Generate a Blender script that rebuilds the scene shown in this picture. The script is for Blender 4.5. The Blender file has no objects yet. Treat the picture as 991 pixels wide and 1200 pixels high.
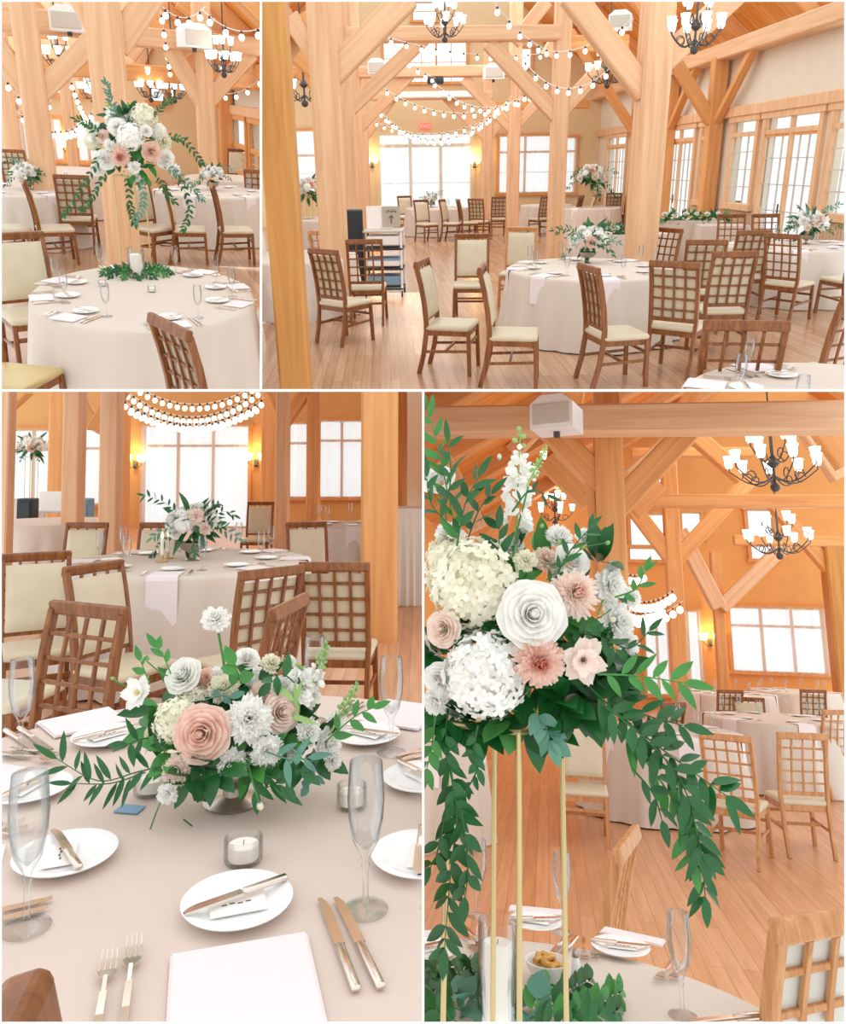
import bpy, bmesh, math, random
from mathutils import Matrix, Vector, Quaternion
R_=math.radians; PI=math.pi; cos=math.cos; sin=math.sin
S=bpy.context.scene; COL=S.collection
# ---------------------------------------------------------------- camera, world, light, exposure
F=900.0; PX,PY=495.5,500.0
cam=bpy.data.cameras.new('camera'); co=bpy.data.objects.new('camera',cam); COL.objects.link(co); S.camera=co
cam.sensor_fit='HORIZONTAL'; cam.sensor_width=36; cam.lens=36*F/991; cam.shift_y=-(600-PY)/991
cam.clip_start=.02; cam.clip_end=200
co.rotation_euler=(PI/2,0,0)
W=bpy.data.worlds.new('daylight'); S.world=W; W.use_nodes=True
bg=W.node_tree.nodes['Background']; bg.inputs[0].default_value=(1,1,1,1); bg.inputs[1].default_value=1.2
S.view_settings.view_transform='Standard'; S.view_settings.look='None'
S.view_settings.exposure=.12; S.view_settings.gamma=1; S.view_settings.use_curve_mapping=False
S.cycles.max_bounces=6; S.cycles.transparent_max_bounces=24; S.cycles.use_denoising=True
# ---------------------------------------------------------------- the four rooms of the collage, each a rigid set with its own floor
def ray(px,py): return Vector((px-PX,F,PY-py))
class Room:
    def __init__(s,key,box,h,yh,vx,fx):
        s.key=key; s.box=box; s.h=h
        if abs(yh-PY)<1: up=Vector((0,0,1))
        else:
            L=F*F/(PY-yh)                       # vertical vanishing point below (+) or above (-)
            up=ray(vx,PY+L).normalized()
            if L>0: up=-up
        # forward: on the horizon at column fx
        # find y with ray.up=0
        y=PY+((fx-PX)*up.x+F*up.y)/up.z
        f=ray(fx,y); f=(f-up*f.dot(up)).normalized(); r=f.cross(up)
        m=Matrix((r,f,up)).transposed(); s.R=m
        s.M=Matrix.Translation(-up*h)@m.to_4x4(); s.MI=s.M.inverted()
        s.eye=Vector((0,0,h))
    def loc(s,px,py): return s.R.transposed()@ray(px,py)
    def at(s,px,py,z=0.0):
        d=s.loc(px,py); t=(z-s.h)/d.z; return s.eye+d*t
    def atd(s,px,py,Y):
        d=s.loc(px,py); return s.eye+d*(Y/d.y)
    def atx(s,px,py,X):
        d=s.loc(px,py); return s.eye+d*(X/d.x)
R1=Room('P1',(2,2,304.5,456),2.2,125,360,110)
R2=Room('P2',(307,2,989,456),1.9,195,540,450)
R3=Room('P3',(2,459,494.5,1197.5),1.45,545,495,495)
R4=Room('P4',(497,459,989,1197.5),1.65,740,600,640)
def area(room,name,x,y,z,sx,sy,e,col=(1,1,1),rot=(0,0,0)):
    l=bpy.data.lights.new(name,'AREA'); l.shape='RECTANGLE'; l.size=sx; l.size_y=sy; l.energy=e; l.color=col
    o=bpy.data.objects.new(name,l); COL.objects.link(o)
    o.matrix_world=room.M@Matrix.Translation((x,y,z))@Matrix.Rotation(rot[2],4,'Z')@Matrix.Rotation(rot[0],4,'X'); return o
# ---------------------------------------------------------------- materials
def nmat(n):
    m=bpy.data.materials.new(n); m.use_nodes=True; nt=m.node_tree; return m,nt,nt.nodes['Principled BSDF']
def plain(n,c,rough=.5,metal=0,spec=.5,noise=0,nscale=20,emit=None,es=0,sss=0,bump=0):
    m,nt,b=nmat(n); b.inputs['Base Color'].default_value=(*c,1); b.inputs['Roughness'].default_value=rough
    b.inputs['Metallic'].default_value=metal; b.inputs['Specular IOR Level'].default_value=spec
    if noise or bump:
        t=nt.nodes.new('ShaderNodeTexCoord'); no=nt.nodes.new('ShaderNodeTexNoise'); no.inputs['Scale'].default_value=nscale
        nt.links.new(t.outputs['Object'],no.inputs['Vector'])
        if noise:
            r=nt.nodes.new('ShaderNodeValToRGB'); r.color_ramp.elements[0].position=.3; r.color_ramp.elements[1].position=.7
            r.color_ramp.elements[0].color=(*[max(0,v*(1-noise)) for v in c],1); r.color_ramp.elements[1].color=(*[min(1,v*(1+noise*.4)) for v in c],1)
            nt.links.new(no.outputs['Fac'],r.inputs[0]); nt.links.new(r.outputs[0],b.inputs['Base Color'])
        if bump:
            bu=nt.nodes.new('ShaderNodeBump'); bu.inputs['Strength'].default_value=bump; bu.inputs['Distance'].default_value=.01
            nt.links.new(no.outputs['Fac'],bu.inputs['Height']); nt.links.new(bu.outputs[0],b.inputs['Normal'])
    if emit: b.inputs['Emission Color'].default_value=(*emit,1); b.inputs['Emission Strength'].default_value=es
    return m
def wood(n,c1,c2,rough=.5,scale=1.0,stretch=(9,9,.5),spec=.4):
    m,nt,b=nmat(n); N=nt.nodes.new; L=nt.links.new
    t=N('ShaderNodeTexCoord'); mp=N('ShaderNodeMapping'); mp.inputs['Scale'].default_value=[v*scale for v in stretch]
    oi=N('ShaderNodeObjectInfo'); ad=N('ShaderNodeVectorMath'); ad.operation='ADD'
    ml=N('ShaderNodeVectorMath'); ml.operation='SCALE'; ml.inputs['Scale'].default_value=0
    L(t.outputs['Object'],mp.inputs[0]); 
    cb=N('ShaderNodeCombineXYZ'); mu=N('ShaderNodeMath'); mu.operation='MULTIPLY'; mu.inputs[1].default_value=37
    L(oi.outputs['Random'],mu.inputs[0]); L(mu.outputs[0],cb.inputs[0]); L(mp.outputs[0],ad.inputs[0]); L(cb.outputs[0],ad.inputs[1])
    no=N('ShaderNodeTexNoise'); no.inputs['Scale'].default_value=1.5; no.inputs['Detail'].default_value=5; no.inputs['Distortion'].default_value=.8
    L(ad.outputs[0],no.inputs['Vector'])
    r=N('ShaderNodeValToRGB'); r.color_ramp.elements[0].position=.3; r.color_ramp.elements[1].position=.72
    r.color_ramp.elements[0].color=(*c1,1); r.color_ramp.elements[1].color=(*c2,1)
    L(no.outputs['Fac'],r.inputs[0]); L(r.outputs[0],b.inputs['Base Color'])
    b.inputs['Roughness'].default_value=rough; b.inputs['Specular IOR Level'].default_value=spec
    return m
def boards(n,c1,c2,width,length,rough=.35,rot=0,gap=.02,spec=.5,gapc=None):
    m,nt,b=nmat(n); N=nt.nodes.new; L=nt.links.new
    t=N('ShaderNodeTexCoord'); mp=N('ShaderNodeMapping'); mp.inputs['Rotation'].default_value=(0,0,rot)
    L(t.outputs['Object'],mp.inputs[0])
    br=N('ShaderNodeTexBrick'); br.inputs['Scale'].default_value=1; br.inputs['Brick Width'].default_value=length; br.inputs['Row Height'].default_value=width
    br.inputs['Mortar Size'].default_value=width*gap; br.inputs['Color1'].default_value=(*c1,1); br.inputs['Color2'].default_value=(*c2,1)
    g=gapc or [v*.55 for v in c1]; br.inputs['Mortar'].default_value=(*g,1); br.offset=.37
    L(mp.outputs[0],br.inputs[0])
    m2=N('ShaderNodeMapping'); m2.inputs['Scale'].default_value=(1.2,22,1); L(mp.outputs[0],m2.inputs[0])
    no=N('ShaderNodeTexNoise'); no.inputs['Scale'].default_value=1.5; no.inputs['Detail'].default_value=4; L(m2.outputs[0],no.inputs[0])
    mx=N('ShaderNodeMix'); mx.data_type='RGBA'; mx.blend_type='MULTIPLY'; mx.inputs['Factor'].default_value=.45
    r=N('ShaderNodeValToRGB'); r.color_ramp.elements[0].color=(.55,.5,.46,1); r.color_ramp.elements[1].color=(1,1,1,1); r.color_ramp.elements[0].position=.3;r.color_ramp.elements[1].position=.65
    L(no.outputs['Fac'],r.inputs[0]); L(br.outputs[0],mx.inputs['A']); L(r.outputs[0],mx.inputs['B']); L(mx.outputs['Result'],b.inputs['Base Color'])
    b.inputs['Roughness'].default_value=rough; b.inputs['Specular IOR Level'].default_value=spec
    return m
def glassm(n,tint=(.93,.97,.98),edge=(.55,.62,.66),gl=.25):
    m=bpy.data.materials.new(n); m.use_nodes=True; nt=m.node_tree; nt.nodes.clear(); N=nt.nodes.new; L=nt.links.new
    o=N('ShaderNodeOutputMaterial'); lw=N('ShaderNodeLayerWeight'); lw.inputs[0].default_value=.35
    r=N('ShaderNodeValToRGB'); r.color_ramp.elements[0].color=(*tint,1); r.color_ramp.elements[1].color=(*edge,1); r.color_ramp.elements[0].position=.35
    L(lw.outputs['Facing'],r.inputs[0]); t=N('ShaderNodeBsdfTransparent'); L(r.outputs[0],t.inputs[0])
    g=N('ShaderNodeBsdfGlossy'); g.inputs['Roughness'].default_value=.06
    mx=N('ShaderNodeMixShader'); mu=N('ShaderNodeMath'); mu.operation='MULTIPLY'; mu.inputs[1].default_value=gl
    L(lw.outputs['Fresnel'],mu.inputs[0]); L(mu.outputs[0],mx.inputs[0]); L(t.outputs[0],mx.inputs[1]); L(g.outputs[0],mx.inputs[2]); L(mx.outputs[0],o.inputs[0])
    return m
def sheer(n,c,a):
    m=bpy.data.materials.new(n); m.use_nodes=True; nt=m.node_tree; nt.nodes.clear(); N=nt.nodes.new; L=nt.links.new
    o=N('ShaderNodeOutputMaterial'); t=N('ShaderNodeBsdfTransparent'); d=N('ShaderNodeBsdfDiffuse'); d.inputs[0].default_value=(*c,1)
    tl=N('ShaderNodeBsdfTranslucent'); tl.inputs[0].default_value=(*c,1); m1=N('ShaderNodeMixShader'); m1.inputs[0].default_value=.5
    L(d.outputs[0],m1.inputs[1]); L(tl.outputs[0],m1.inputs[2]); m2=N('ShaderNodeMixShader'); m2.inputs[0].default_value=a
    L(t.outputs[0],m2.inputs[1]); L(m1.outputs[0],m2.inputs[2]); L(m2.outputs[0],o.inputs[0]); return m
def petalm(n,c,c2=None):
    m,nt,b=nmat(n); N=nt.nodes.new; L=nt.links.new
    b.inputs['Roughness'].default_value=.6; b.inputs['Specular IOR Level'].default_value=.2
    c2=c2 or [v*.8 for v in c]
    t=N('ShaderNodeTexCoord'); no=N('ShaderNodeTexNoise'); no.inputs['Scale'].default_value=2.2; L(t.outputs['Object'],no.inputs[0])
    r=N('ShaderNodeValToRGB'); r.color_ramp.elements[0].color=(*c2,1); r.color_ramp.elements[1].color=(*c,1); r.color_ramp.elements[0].position=.3; r.color_ramp.elements[1].position=.6
    L(no.outputs['Fac'],r.inputs[0]); L(r.outputs[0],b.inputs['Base Color'])
    tl=N('ShaderNodeBsdfTranslucent'); L(r.outputs[0],tl.inputs[0]); mx=N('ShaderNodeMixShader'); mx.inputs[0].default_value=.3
    L(b.outputs[0],mx.inputs[1]); L(tl.outputs[0],mx.inputs[2]); L(mx.outputs[0],nt.nodes['Material Output'].inputs[0]); return m
def lin(*c): return tuple(((v/255)/12.92 if v/255<=.04045 else ((v/255+.055)/1.055)**2.4) for v in c)
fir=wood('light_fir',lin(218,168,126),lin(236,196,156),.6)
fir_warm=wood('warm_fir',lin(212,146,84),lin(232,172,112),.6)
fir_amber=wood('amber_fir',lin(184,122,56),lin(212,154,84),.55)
chairwood=wood('walnut_stain',lin(110,62,28),lin(156,98,52),.35,3)
chairwood2=wood('oak_stain',lin(176,118,68),lin(212,158,108),.4,3)
roofb=boards('roof_boards',lin(222,140,52),lin(236,166,84),.14,3.5,.6,0,.03)
roofb2=boards('roof_boards_warm',lin(222,134,50),lin(236,158,76),.14,3.5,.6,0,.03)
floorm=boards('oak_strip_floor',lin(184,138,102),lin(204,164,130),.09,1.6,.22,R_(90),.02,.6)
floorw=boards('warm_strip_floor',lin(212,150,104),lin(226,170,126),.09,1.6,.3,R_(90),.02,.5)
floorc=boards('cross_strip_floor',lin(206,140,90),lin(222,160,112),.11,1.8,.3,0,.02,.5)
beige=plain('beige_plaster',lin(232,206,164),.9,noise=.04,nscale=3)
cream=plain('cream_plaster',lin(226,216,198),.9,noise=.04,nscale=3)
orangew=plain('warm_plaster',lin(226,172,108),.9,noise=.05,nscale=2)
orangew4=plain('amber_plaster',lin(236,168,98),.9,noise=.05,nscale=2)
bead=boards('beadboard',lin(214,178,140),lin(220,186,150),.1,5,.6,R_(90),.08)
cloth=plain('ivory_tablecloth',lin(216,203,190),.85,spec=.2,noise=.02,nscale=4)
cloth3=plain('blush_ivory_tablecloth',lin(217,200,188),.85,spec=.2,noise=.03,nscale=5,bump=.15)
napk=plain('white_napkin',lin(236,226,226),.9,spec=.1)
padm=plain('taupe_vinyl',lin(210,196,168),.45,noise=.05,nscale=8)
padg=plain('pale_grey_vinyl',lin(206,204,192),.4,noise=.05,nscale=8)
pado=plain('ochre_vinyl',lin(205,180,124),.45,noise=.06,nscale=6)
china=plain('white_china',lin(250,250,250),.12)
silver=plain('silver_cutlery',(.75,.66,.58),.18,1)
pewter=plain('pewter_bowl',(.5,.46,.4),.3,1,noise=.2)
gold=plain('brushed_gold',lin(206,186,134),.35,.6)
black=plain('black_cabinet',(.02,.03,.035),.5)
iron=plain('wrought_iron',(.06,.058,.056),.5)
whitem=plain('white_casing',lin(240,240,238),.5)
greym=plain('grey_grille',lin(205,198,186),.7)
blueg=plain('blue_grey_panel',lin(120,160,190),.6)
card=plain('white_card',lin(250,246,240),.8)
ink=plain('ink',(.12,.12,.12),.8)
redm=plain('red_sign',(.8,.15,.12),.5,emit=(1,.2,.15),es=.6)
shade=plain('lit_glass_shade',(1,1,1),.4,emit=(1,.96,.88),es=3)
bulbm=plain('lit_bulb',(1,1,1),.4,emit=(1,.9,.74),es=1.6)
warmb=plain('warm_lit_globe',(1,.9,.7),.4,emit=(1,.72,.32),es=2.2)
wax=plain('candle_wax',lin(250,244,232),.5)
glass=glassm('clear_glass',(.985,.99,.99),(.6,.64,.66),.5)
pane=glassm('window_glass',(.97,.99,1),(.9,.95,.97),.15)
curtain=sheer('sheer_curtain',(.86,.93,.95),.5)
white_p=petalm('white_petal',lin(255,255,252),lin(250,248,240)); cream_p=petalm('cream_petal',lin(255,251,236),lin(240,240,214))
blush_p=petalm('blush_petal',lin(252,226,212),lin(244,206,188)); pink_p=petalm('pink_petal',lin(246,192,170),lin(228,152,130))
pale_p=petalm('pale_blush_petal',lin(255,240,230),lin(250,228,214))
lav=petalm('lilac_petal',lin(236,226,236),lin(220,204,222))
leafd=plain('dark_green_leaf',lin(26,96,40),.35,noise=.35,nscale=9); leafm_=plain('green_leaf',lin(62,136,56),.4,noise=.3,nscale=12)
leafb=plain('blue_green_leaf',lin(88,140,118),.5,noise=.25,nscale=12); leafp=plain('pale_green',lin(150,190,110),.5,noise=.2,nscale=12)
yel=plain('yellow_centre',lin(214,190,90),.7); brown=plain('dark_centre',lin(96,66,30),.8)
# ---------------------------------------------------------------- mesh building
class MB:
    def __init__(s): s.v=[]; s.f=[]; s.mi=[]; s.m=0
    def add(s,vs,fs):
        n=len(s.v); s.v+=[tuple(v) for v in vs]; s.f+=[tuple(i+n for i in f) for f in fs]; s.mi+=[s.m]*len(fs)
    def box(s,c,d,M=None):
        x,y,z=[a/2 for a in d]; vs=[Vector((sx*x,sy*y,sz*z)) for sx in(-1,1) for sy in(-1,1) for sz in(-1,1)]
        c=Vector(c); vs=[(M@v if M else v)+c for v in vs]
        s.add(vs,[(0,1,3,2),(4,6,7,5),(0,4,5,1),(2,3,7,6),(0,2,6,4),(1,5,7,3)]); return s
    def rbox(s,c,d,r,M=None,n=3):   # rounded in all vertical/horizontal edges: superellipse stack
        c=Vector(c); x,y,z=[a/2 for a in d]; rings=[]
        for k in range(2*n+2):
            if k<=n: a=PI/2*(1-k/n); zz=-z+r-r*sin(a); ins=r-r*cos(a)
            else: a=PI/2*(k-n-1)/n; zz=z-r+r*sin(a); ins=r-r*cos(a)
            rings.append((zz,ins))
        V=[]
        for zz,ins in rings:
            for q in range(4):
                cx=(x-r)*(1 if q in(0,3) else -1); cy=(y-r)*(1 if q in(0,1) else -1)
                for j in range(n+1):
                    a=PI/2*q+PI/2*j/n; rr=max(r-ins,.0005)
                    V.append(Vector((cx+rr*cos(a),cy+rr*sin(a),zz)))
        m=4*(n+1); Fc=[]
        for k in range(len(rings)-1):
            for j in range(m): Fc.append((k*m+j,k*m+(j+1)%m,(k+1)*m+(j+1)%m,(k+1)*m+j))
        Fc.append(tuple(range(m))[::-1]); Fc.append(tuple((len(rings)-1)*m+j for j in range(m)))
        V=[(M@v if M else v)+c for v in V]; s.add(V,Fc); return s
    def bar(s,p,q,w,d=None,ch=.12,up=None):
        p=Vector(p); q=Vector(q); d=d or w; a=(q-p).normalized(); u=Vector(up) if up else (Vector((0,0,1)) if abs(a.z)<.9 else Vector((0,1,0)))
        x=a.cross(u).normalized(); y=x.cross(a).normalized(); c=min(w,d)*ch
        P=[(w/2,d/2-c),(w/2-c,d/2),(-w/2+c,d/2),(-w/2,d/2-c),(-w/2,-d/2+c),(-w/2+c,-d/2),(w/2-c,-d/2),(w/2,-d/2+c)]
        V=[e+x*a1+y*b1 for e in(p,q) for a1,b1 in P]
        s.add(V,[(i,(i+1)%8,8+(i+1)%8,8+i) for i in range(8)]+[tuple(range(8))[::-1],tuple(range(8,16))]); return s
    def tube(s,pts,r,n=8,cap=True):
        pts=[Vector(p) for p in pts]; rs=r if isinstance(r,(list,tuple)) else [r]*len(pts); V=[]; prev=None
        for i,p in enumerate(pts):
            t=(pts[min(i+1,len(pts)-1)]-pts[max(i-1,0)]).normalized()
            if prev is None: u=Vector((0,0,1)) if abs(t.z)<.9 else Vector((1,0,0)); x=t.cross(u).normalized()
            else: x=(prev-t*prev.dot(t)).normalized()
            prev=x; y=t.cross(x)
            for j in range(n): a=2*PI*j/n; V.append(p+x*rs[i]*cos(a)+y*rs[i]*sin(a))
        Fc=[(i*n+j,i*n+(j+1)%n,(i+1)*n+(j+1)%n,(i+1)*n+j) for i in range(len(pts)-1) for j in range(n)]
        if cap: Fc+= [tuple(range(n))[::-1],tuple((len(pts)-1)*n+j for j in range(n))]
        s.add(V,Fc); return s
    def lathe(s,prof,n=24,c=(0,0,0),M=None,rib=None):
        c=Vector(c); V=[]
        for r,z in prof:
            for j in range(n):
                a=2*PI*j/n; rr=r*(1+(rib if (rib and j%2) else 0)); v=Vector((rr*cos(a),rr*sin(a),z)); V.append((M@v if M else v)+c)
        Fc=[(i*n+j,i*n+(j+1)%n,(i+1)*n+(j+1)%n,(i+1)*n+j) for i in range(len(prof)-1) for j in range(n)]
        if prof[0][0]>1e-6: Fc.append(tuple(range(n))[::-1])
        if prof[-1][0]>1e-6: Fc.append(tuple((len(prof)-1)*n+j for j in range(n)))
        s.add(V,Fc); return s
    def sphere(s,c,r,n=10,m=6,sz=1):
        return s.lathe([(max(r*sin(PI*k/m),1e-4),-r*sz*cos(PI*k/m)) for k in range(m+1)],n,c)
    def grid(s,fn,nu,nv):
        V=[fn(i/nu,j/nv) for j in range(nv+1) for i in range(nu+1)]
        s.add(V,[(j*(nu+1)+i,j*(nu+1)+i+1,(j+1)*(nu+1)+i+1,(j+1)*(nu+1)+i) for j in range(nv) for i in range(nu)]); return s
    def extr(s,poly,axis,t0,t1):   # poly of 2D points, extruded along axis
        def mk(a,b,t): return {'x':(t,a,b),'y':(a,t,b),'z':(a,b,t)}[axis]
        n=len(poly); s.add([mk(a,b,t0) for a,b in poly]+[mk(a,b,t1) for a,b in poly],[(i,(i+1)%n,n+(i+1)%n,n+i) for i in range(n)]+[tuple(range(n))[::-1],tuple(range(n,2*n))]); return s
def mesh(mb,mats,smooth=False,name='mesh'):
    me=bpy.data.meshes.new(name); me.from_pydata(mb.v,[],mb.f)
    if not isinstance(mats,(list,tuple)): mats=[mats]
    for m in mats: me.materials.append(m)
    if len(mats)>1: me.polygons.foreach_set('material_index',mb.mi)
    bm=bmesh.new(); bm.from_mesh(me); bmesh.ops.remove_doubles(bm,verts=bm.verts,dist=1e-6); bmesh.ops.recalc_face_normals(bm,faces=bm.faces); bm.to_mesh(me); bm.free()
    if smooth:
        me.polygons.foreach_set('use_smooth',[True]*len(me.polygons))
        try: me.set_sharp_from_angle(angle=R_(45))
        except Exception: pass
    return me
def obj(name,mb,mats,parent=None,M=None,smooth=False,label=None):
    me=mb if isinstance(mb,bpy.types.Mesh) else mesh(mb,mats,smooth,name)
    o=bpy.data.objects.new(name,me); COL.objects.link(o)
    if parent is not None: o.parent=parent
    if M is not None: o.matrix_local=M
    if label: o['label']=label
    return o
def T(x,y=0,z=0): return Matrix.Translation((x,y,z) if not isinstance(x,Vector) else x)
def Z(a): return Matrix.Rotation(a,4,'Z')
def tag(o,label,cat,group=None,kind=None):
    o['label']=label; o['category']=cat
    if group: o['group']=group
    if kind: o['kind']=kind
    return o
PIC={'P1':'in the upper left picture','P2':'in the upper right picture','P3':'in the lower left picture','P4':'in the lower right picture'}
def thing(room,name,label,cat,loc=(0,0,0),rz=0,group=None,M=None):
    o=bpy.data.objects.new(name,None); o.empty_display_size=.1; COL.objects.link(o); tag(o,label,cat,group)
    o.matrix_world=room.M@T(Vector(loc))@Z(rz)@(M or Matrix()); o['_r']=room.key; return o
def solo(room,name,mb,mats,label,cat,loc=(0,0,0),rz=0,group=None,smooth=False,M=None,kind=None):
    o=obj(name,mb,mats,None,None,smooth); o.matrix_world=room.M@T(Vector(loc))@Z(rz)@(M or Matrix()); tag(o,label,cat,group,kind); o['_r']=room.key; return o
def struct(room,name,mb,mats,smooth=False,loc=(0,0,0),label=None):
    o=obj(name,mb,mats,None,None,smooth); o.matrix_world=room.M@T(Vector(loc)); o['kind']='structure'; o['_r']=room.key
    if label: o['label']=label
    return o
def dup(root,room,loc,rz,label,group=None,M=None):
    def cp(o,p):
        c=o.copy(); COL.objects.link(c); c.parent=p
        for ch in [x for x in KIDS.get(o.name,())]: cp(ch,c)
        return c
    c=cp(root,None); c.matrix_world=room.M@T(Vector(loc))@Z(rz)@(M or Matrix()); c['label']=label; c['_r']=room.key
    if group: c['group']=group
    elif 'group' in c: del c['group']
    return c
KIDS={}
def index(root):
    ch=[o for o in COL.objects if o.parent==root]; KIDS[root.name]=ch
    for c in ch: index(c)
class Proto:   # first use moves the original, later ones copy it with its parts
    def __init__(s,root): s.root=root; s.used=False; index(root)
    def put(s,room,loc,rz,label,group=None,M=None):
        if not s.used:
            s.used=True; o=s.root; o.matrix_world=room.M@T(Vector(loc))@Z(rz)@(M or Matrix()); o['label']=label; o['_r']=room.key
            if group: o['group']=group
            return o
        return dup(s.root,room,loc,rz,label,group,M)
# ---------------------------------------------------------------- chairs
def backpt(x,t):   # point on the back plane, t 0 at seat rail .. 1 at top
    z=.52+.51*t; y=-.205-.035*t-.055*t*t; return Vector((x,y,z))
def make_chair(label,kind,wm,pm):
    t=thing(R2,'dining_chair',label,'chair')
    m=MB(); m.rbox((0,.0,.452),(.45,.44,.055),.026)
    obj('seat',m,pm,t,None,True)
    m=MB(); 
    m.box((0,.195,.405),(.38,.022,.05)); m.box((0,-.2,.405),(.38,.022,.05)); m.box((.2,0,.405),(.022,.38,.05)); m.box((-.2,0,.405),(.022,.38,.05))
    obj('seat_frame',m,wm,t)
    for sx in(-1,1):
        m=MB(); m.bar((.205*sx,.2,.43),(.215*sx,.215,0),.036,.036); obj('leg',m,wm,t)
        m=MB(); pts=[(.2*sx,-.285,0),(.203*sx,-.235,.2),(.205*sx,-.205,.42)]+[tuple(backpt(.21*sx,k/3)) for k in range(4)]
        for a,b in zip(pts,pts[1:]): m.bar(a,b,.032,.044,up=(0,1,0))
        obj('leg',m,wm,t)
    for sx in(-1,1):
        m=MB(); m.bar((.21*sx,.205,.24),(.203*sx,-.235,.22),.018,.026); obj('stretcher',m,wm,t)
    m=MB(); m.bar((-.205,-.02,.235),(.205,-.02,.235),.018,.026); m.bar((-.21,.205,.31),(.21,.205,.31),.018,.026); obj('stretcher',m,wm,t)
    m=MB(); a=backpt(0,1); m.rbox((a.x,a.y-.004,a.z+.008),(.46,.04,.062),.012,Matrix.Rotation(R_(-12),3,'X'))
    obj('top_rail',m,wm,t)
    m=MB()
    n=8
    m.bar(backpt(-.2,.02)+Vector((0,0,0)),backpt(.2,.02),.022,.036)
    if kind!='front':
        for k in range(1,4):
            x=-.2+.1*k
            for j in range(3): m.bar(backpt(x,.02+.31*j)-Vector((0,.006,0)),backpt(x,.02+.31*(j+1))-Vector((0,.006,0)),.018,.016,up=(0,1,0))
        for k in range(1,5): m.bar(backpt(-.2,k/5),backpt(.2,k/5),.016,.018)
    obj('back_lattice' if kind!='front' else 'back_rail',m,wm,t)
    if kind!='open':
        m=MB()
        def f(u,v,o):
            p=backpt(-.19+.38*u,.04+.88*v); e=min(u,1-u,v,1-v); bulge=.022*min(1,e*9)**.5
            return p+Vector((0,o+(bulge if o>.015 else -bulge*.2 if kind=='front' else 0),0))
        m.grid(lambda u,v:f(u,v,.018),14,14); m.grid(lambda u,v:f(u,v,.008 if kind!='front' else -.004),14,14)
        for e in(0,1):
            m.grid(lambda u,v:f(e,u,.018 if v<.5 else (.008 if kind!='front' else -.004)),14,1)
            m.grid(lambda u,v:f(u,e,.018 if v<.5 else (.008 if kind!='front' else -.004)),14,1)
        obj('backrest',m,pm,t,None,True)
    return Proto(t)
CH={}
def chair(room,px,py,rz,label,kind='padded',z=.47,group=None,Y=None,style='dark',sc=1):
    key=(kind,style)
    if key not in CH:
        wm={'dark':chairwood,'oak':chairwood2}[style.split('_')[0]]; pm=pado if style.endswith('ochre') else (padg if kind=='front' else padm)
        CH[key]=make_chair(label,kind,wm,pm)
    p=room.at(px,py,z) if Y is None else room.atd(px,py,Y); p.z=0
    return CH[key].put(room,p,R_(rz),label,group,Matrix.Scale(sc,4))
# ---------------------------------------------------------------- tables and cloths
def cloth_mesh(Rr,H,ell=1.0,n=168,folds=15,seed=0,flare=.07):
    rd=random.Random(seed); ph=[rd.uniform(0,6.3) for _ in range(4)]; fr=[folds,folds*2+1,folds//2+2,5]
    V=[];Fc=[]; rings=[(0.001,H),(.35,H),(.7,H),(.93,H),(.985,H-.002),(1.0,H-.012)]
    dr=[.03,.08,.15,.25,.38,.52,.68,.84,1.0]
    def w(th,s):
        a=cos(fr[0]*th+ph[0]+.6*sin(fr[3]*th))*.55+cos(fr[1]*th+ph[1])*.2+cos(fr[2]*th+ph[2])*.35
        return a*.055*s**.8
    for r,z in rings: V+=[(Rr*r*cos(2*PI*j/n),Rr*ell*r*sin(2*PI*j/n),z) for j in range(n)]
    for s in dr:
        for j in range(n):
            th=2*PI*j/n; r=Rr*(1.004+.02*s)+flare*s+w(th,s); z=H-.012-(H-.02)*s+(.012*abs(w(th,1))*10 if s==1 else 0)
            V.append((r*cos(th),(r+Rr*(ell-1))*sin(th),z))
    k=len(rings)+len(dr)
    Fc=[(i*n+j,i*n+(j+1)%n,(i+1)*n+(j+1)%n,(i+1)*n+j) for i in range(k-1) for j in range(n)]
    m=MB(); m.add(V,Fc); return m
def table(room,C,Rr,where,ell=1.0,H=.76,seed=0,mat=None,rz=0,under=True,folds=15):
    if under:
        t=thing(room,'round_table','round table under the cloth, '+where,'table',(C.x,C.y,0),rz)
        m=MB(); m.lathe([(Rr*.98,H-.03),(Rr*.98,H-.006)],48,M=Matrix.Diagonal((1,ell,1))); obj('tabletop',m,chairwood2,t)
        for k in range(4):
            a=PI/4+PI/2*k; m=MB(); m.bar((.5*Rr*cos(a),.5*Rr*sin(a),H-.03),(.55*Rr*cos(a),.55*Rr*sin(a),0),.03); obj('leg',m,iron,t)
    return solo(room,'tablecloth',cloth_mesh(Rr,H,ell,seed=seed,folds=folds),mat or cloth,'floor-length ivory cloth on the '+where,'tablecloth',(C.x,C.y,.002),rz,smooth=True)
# ---------------------------------------------------------------- tableware
def plate_p():
    m=MB(); m.lathe([(.001,.004),(.05,.004),(.058,.006),(.083,.014),(.085,.017),(.082,.018),(.06,.011),(.05,.009),(.001,.009)],40)
    return mesh(m,china,True,'bread_plate')
def knife_m(L=.225):
    m=MB(); h=L*.45
    m.rbox((0,h/2,.004),(.014,h,.008),.0035)
    n=8; V=[];
    for k in range(n+1):
        y=h+(L-h)*k/n; w=.0105*(1-.0*k/n) if k<n-1 else (.008 if k==n-1 else .002); V+=[(-.0065,y,.003),(w-.002,y,.003),(-.0065,y,.005),(w-.002,y,.005)]
    m.add(V,[(a*4,a*4+1,a*4+5,a*4+4) for a in range(n)]+[(a*4+2,a*4+6,a*4+7,a*4+3) for a in range(n)]+[(a*4+1,a*4+3,a*4+7,a*4+5) for a in range(n)]+[(a*4,a*4+4,a*4+6,a*4+2) for a in range(n)])
    return mesh(m,silver,True,'knife')
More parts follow.
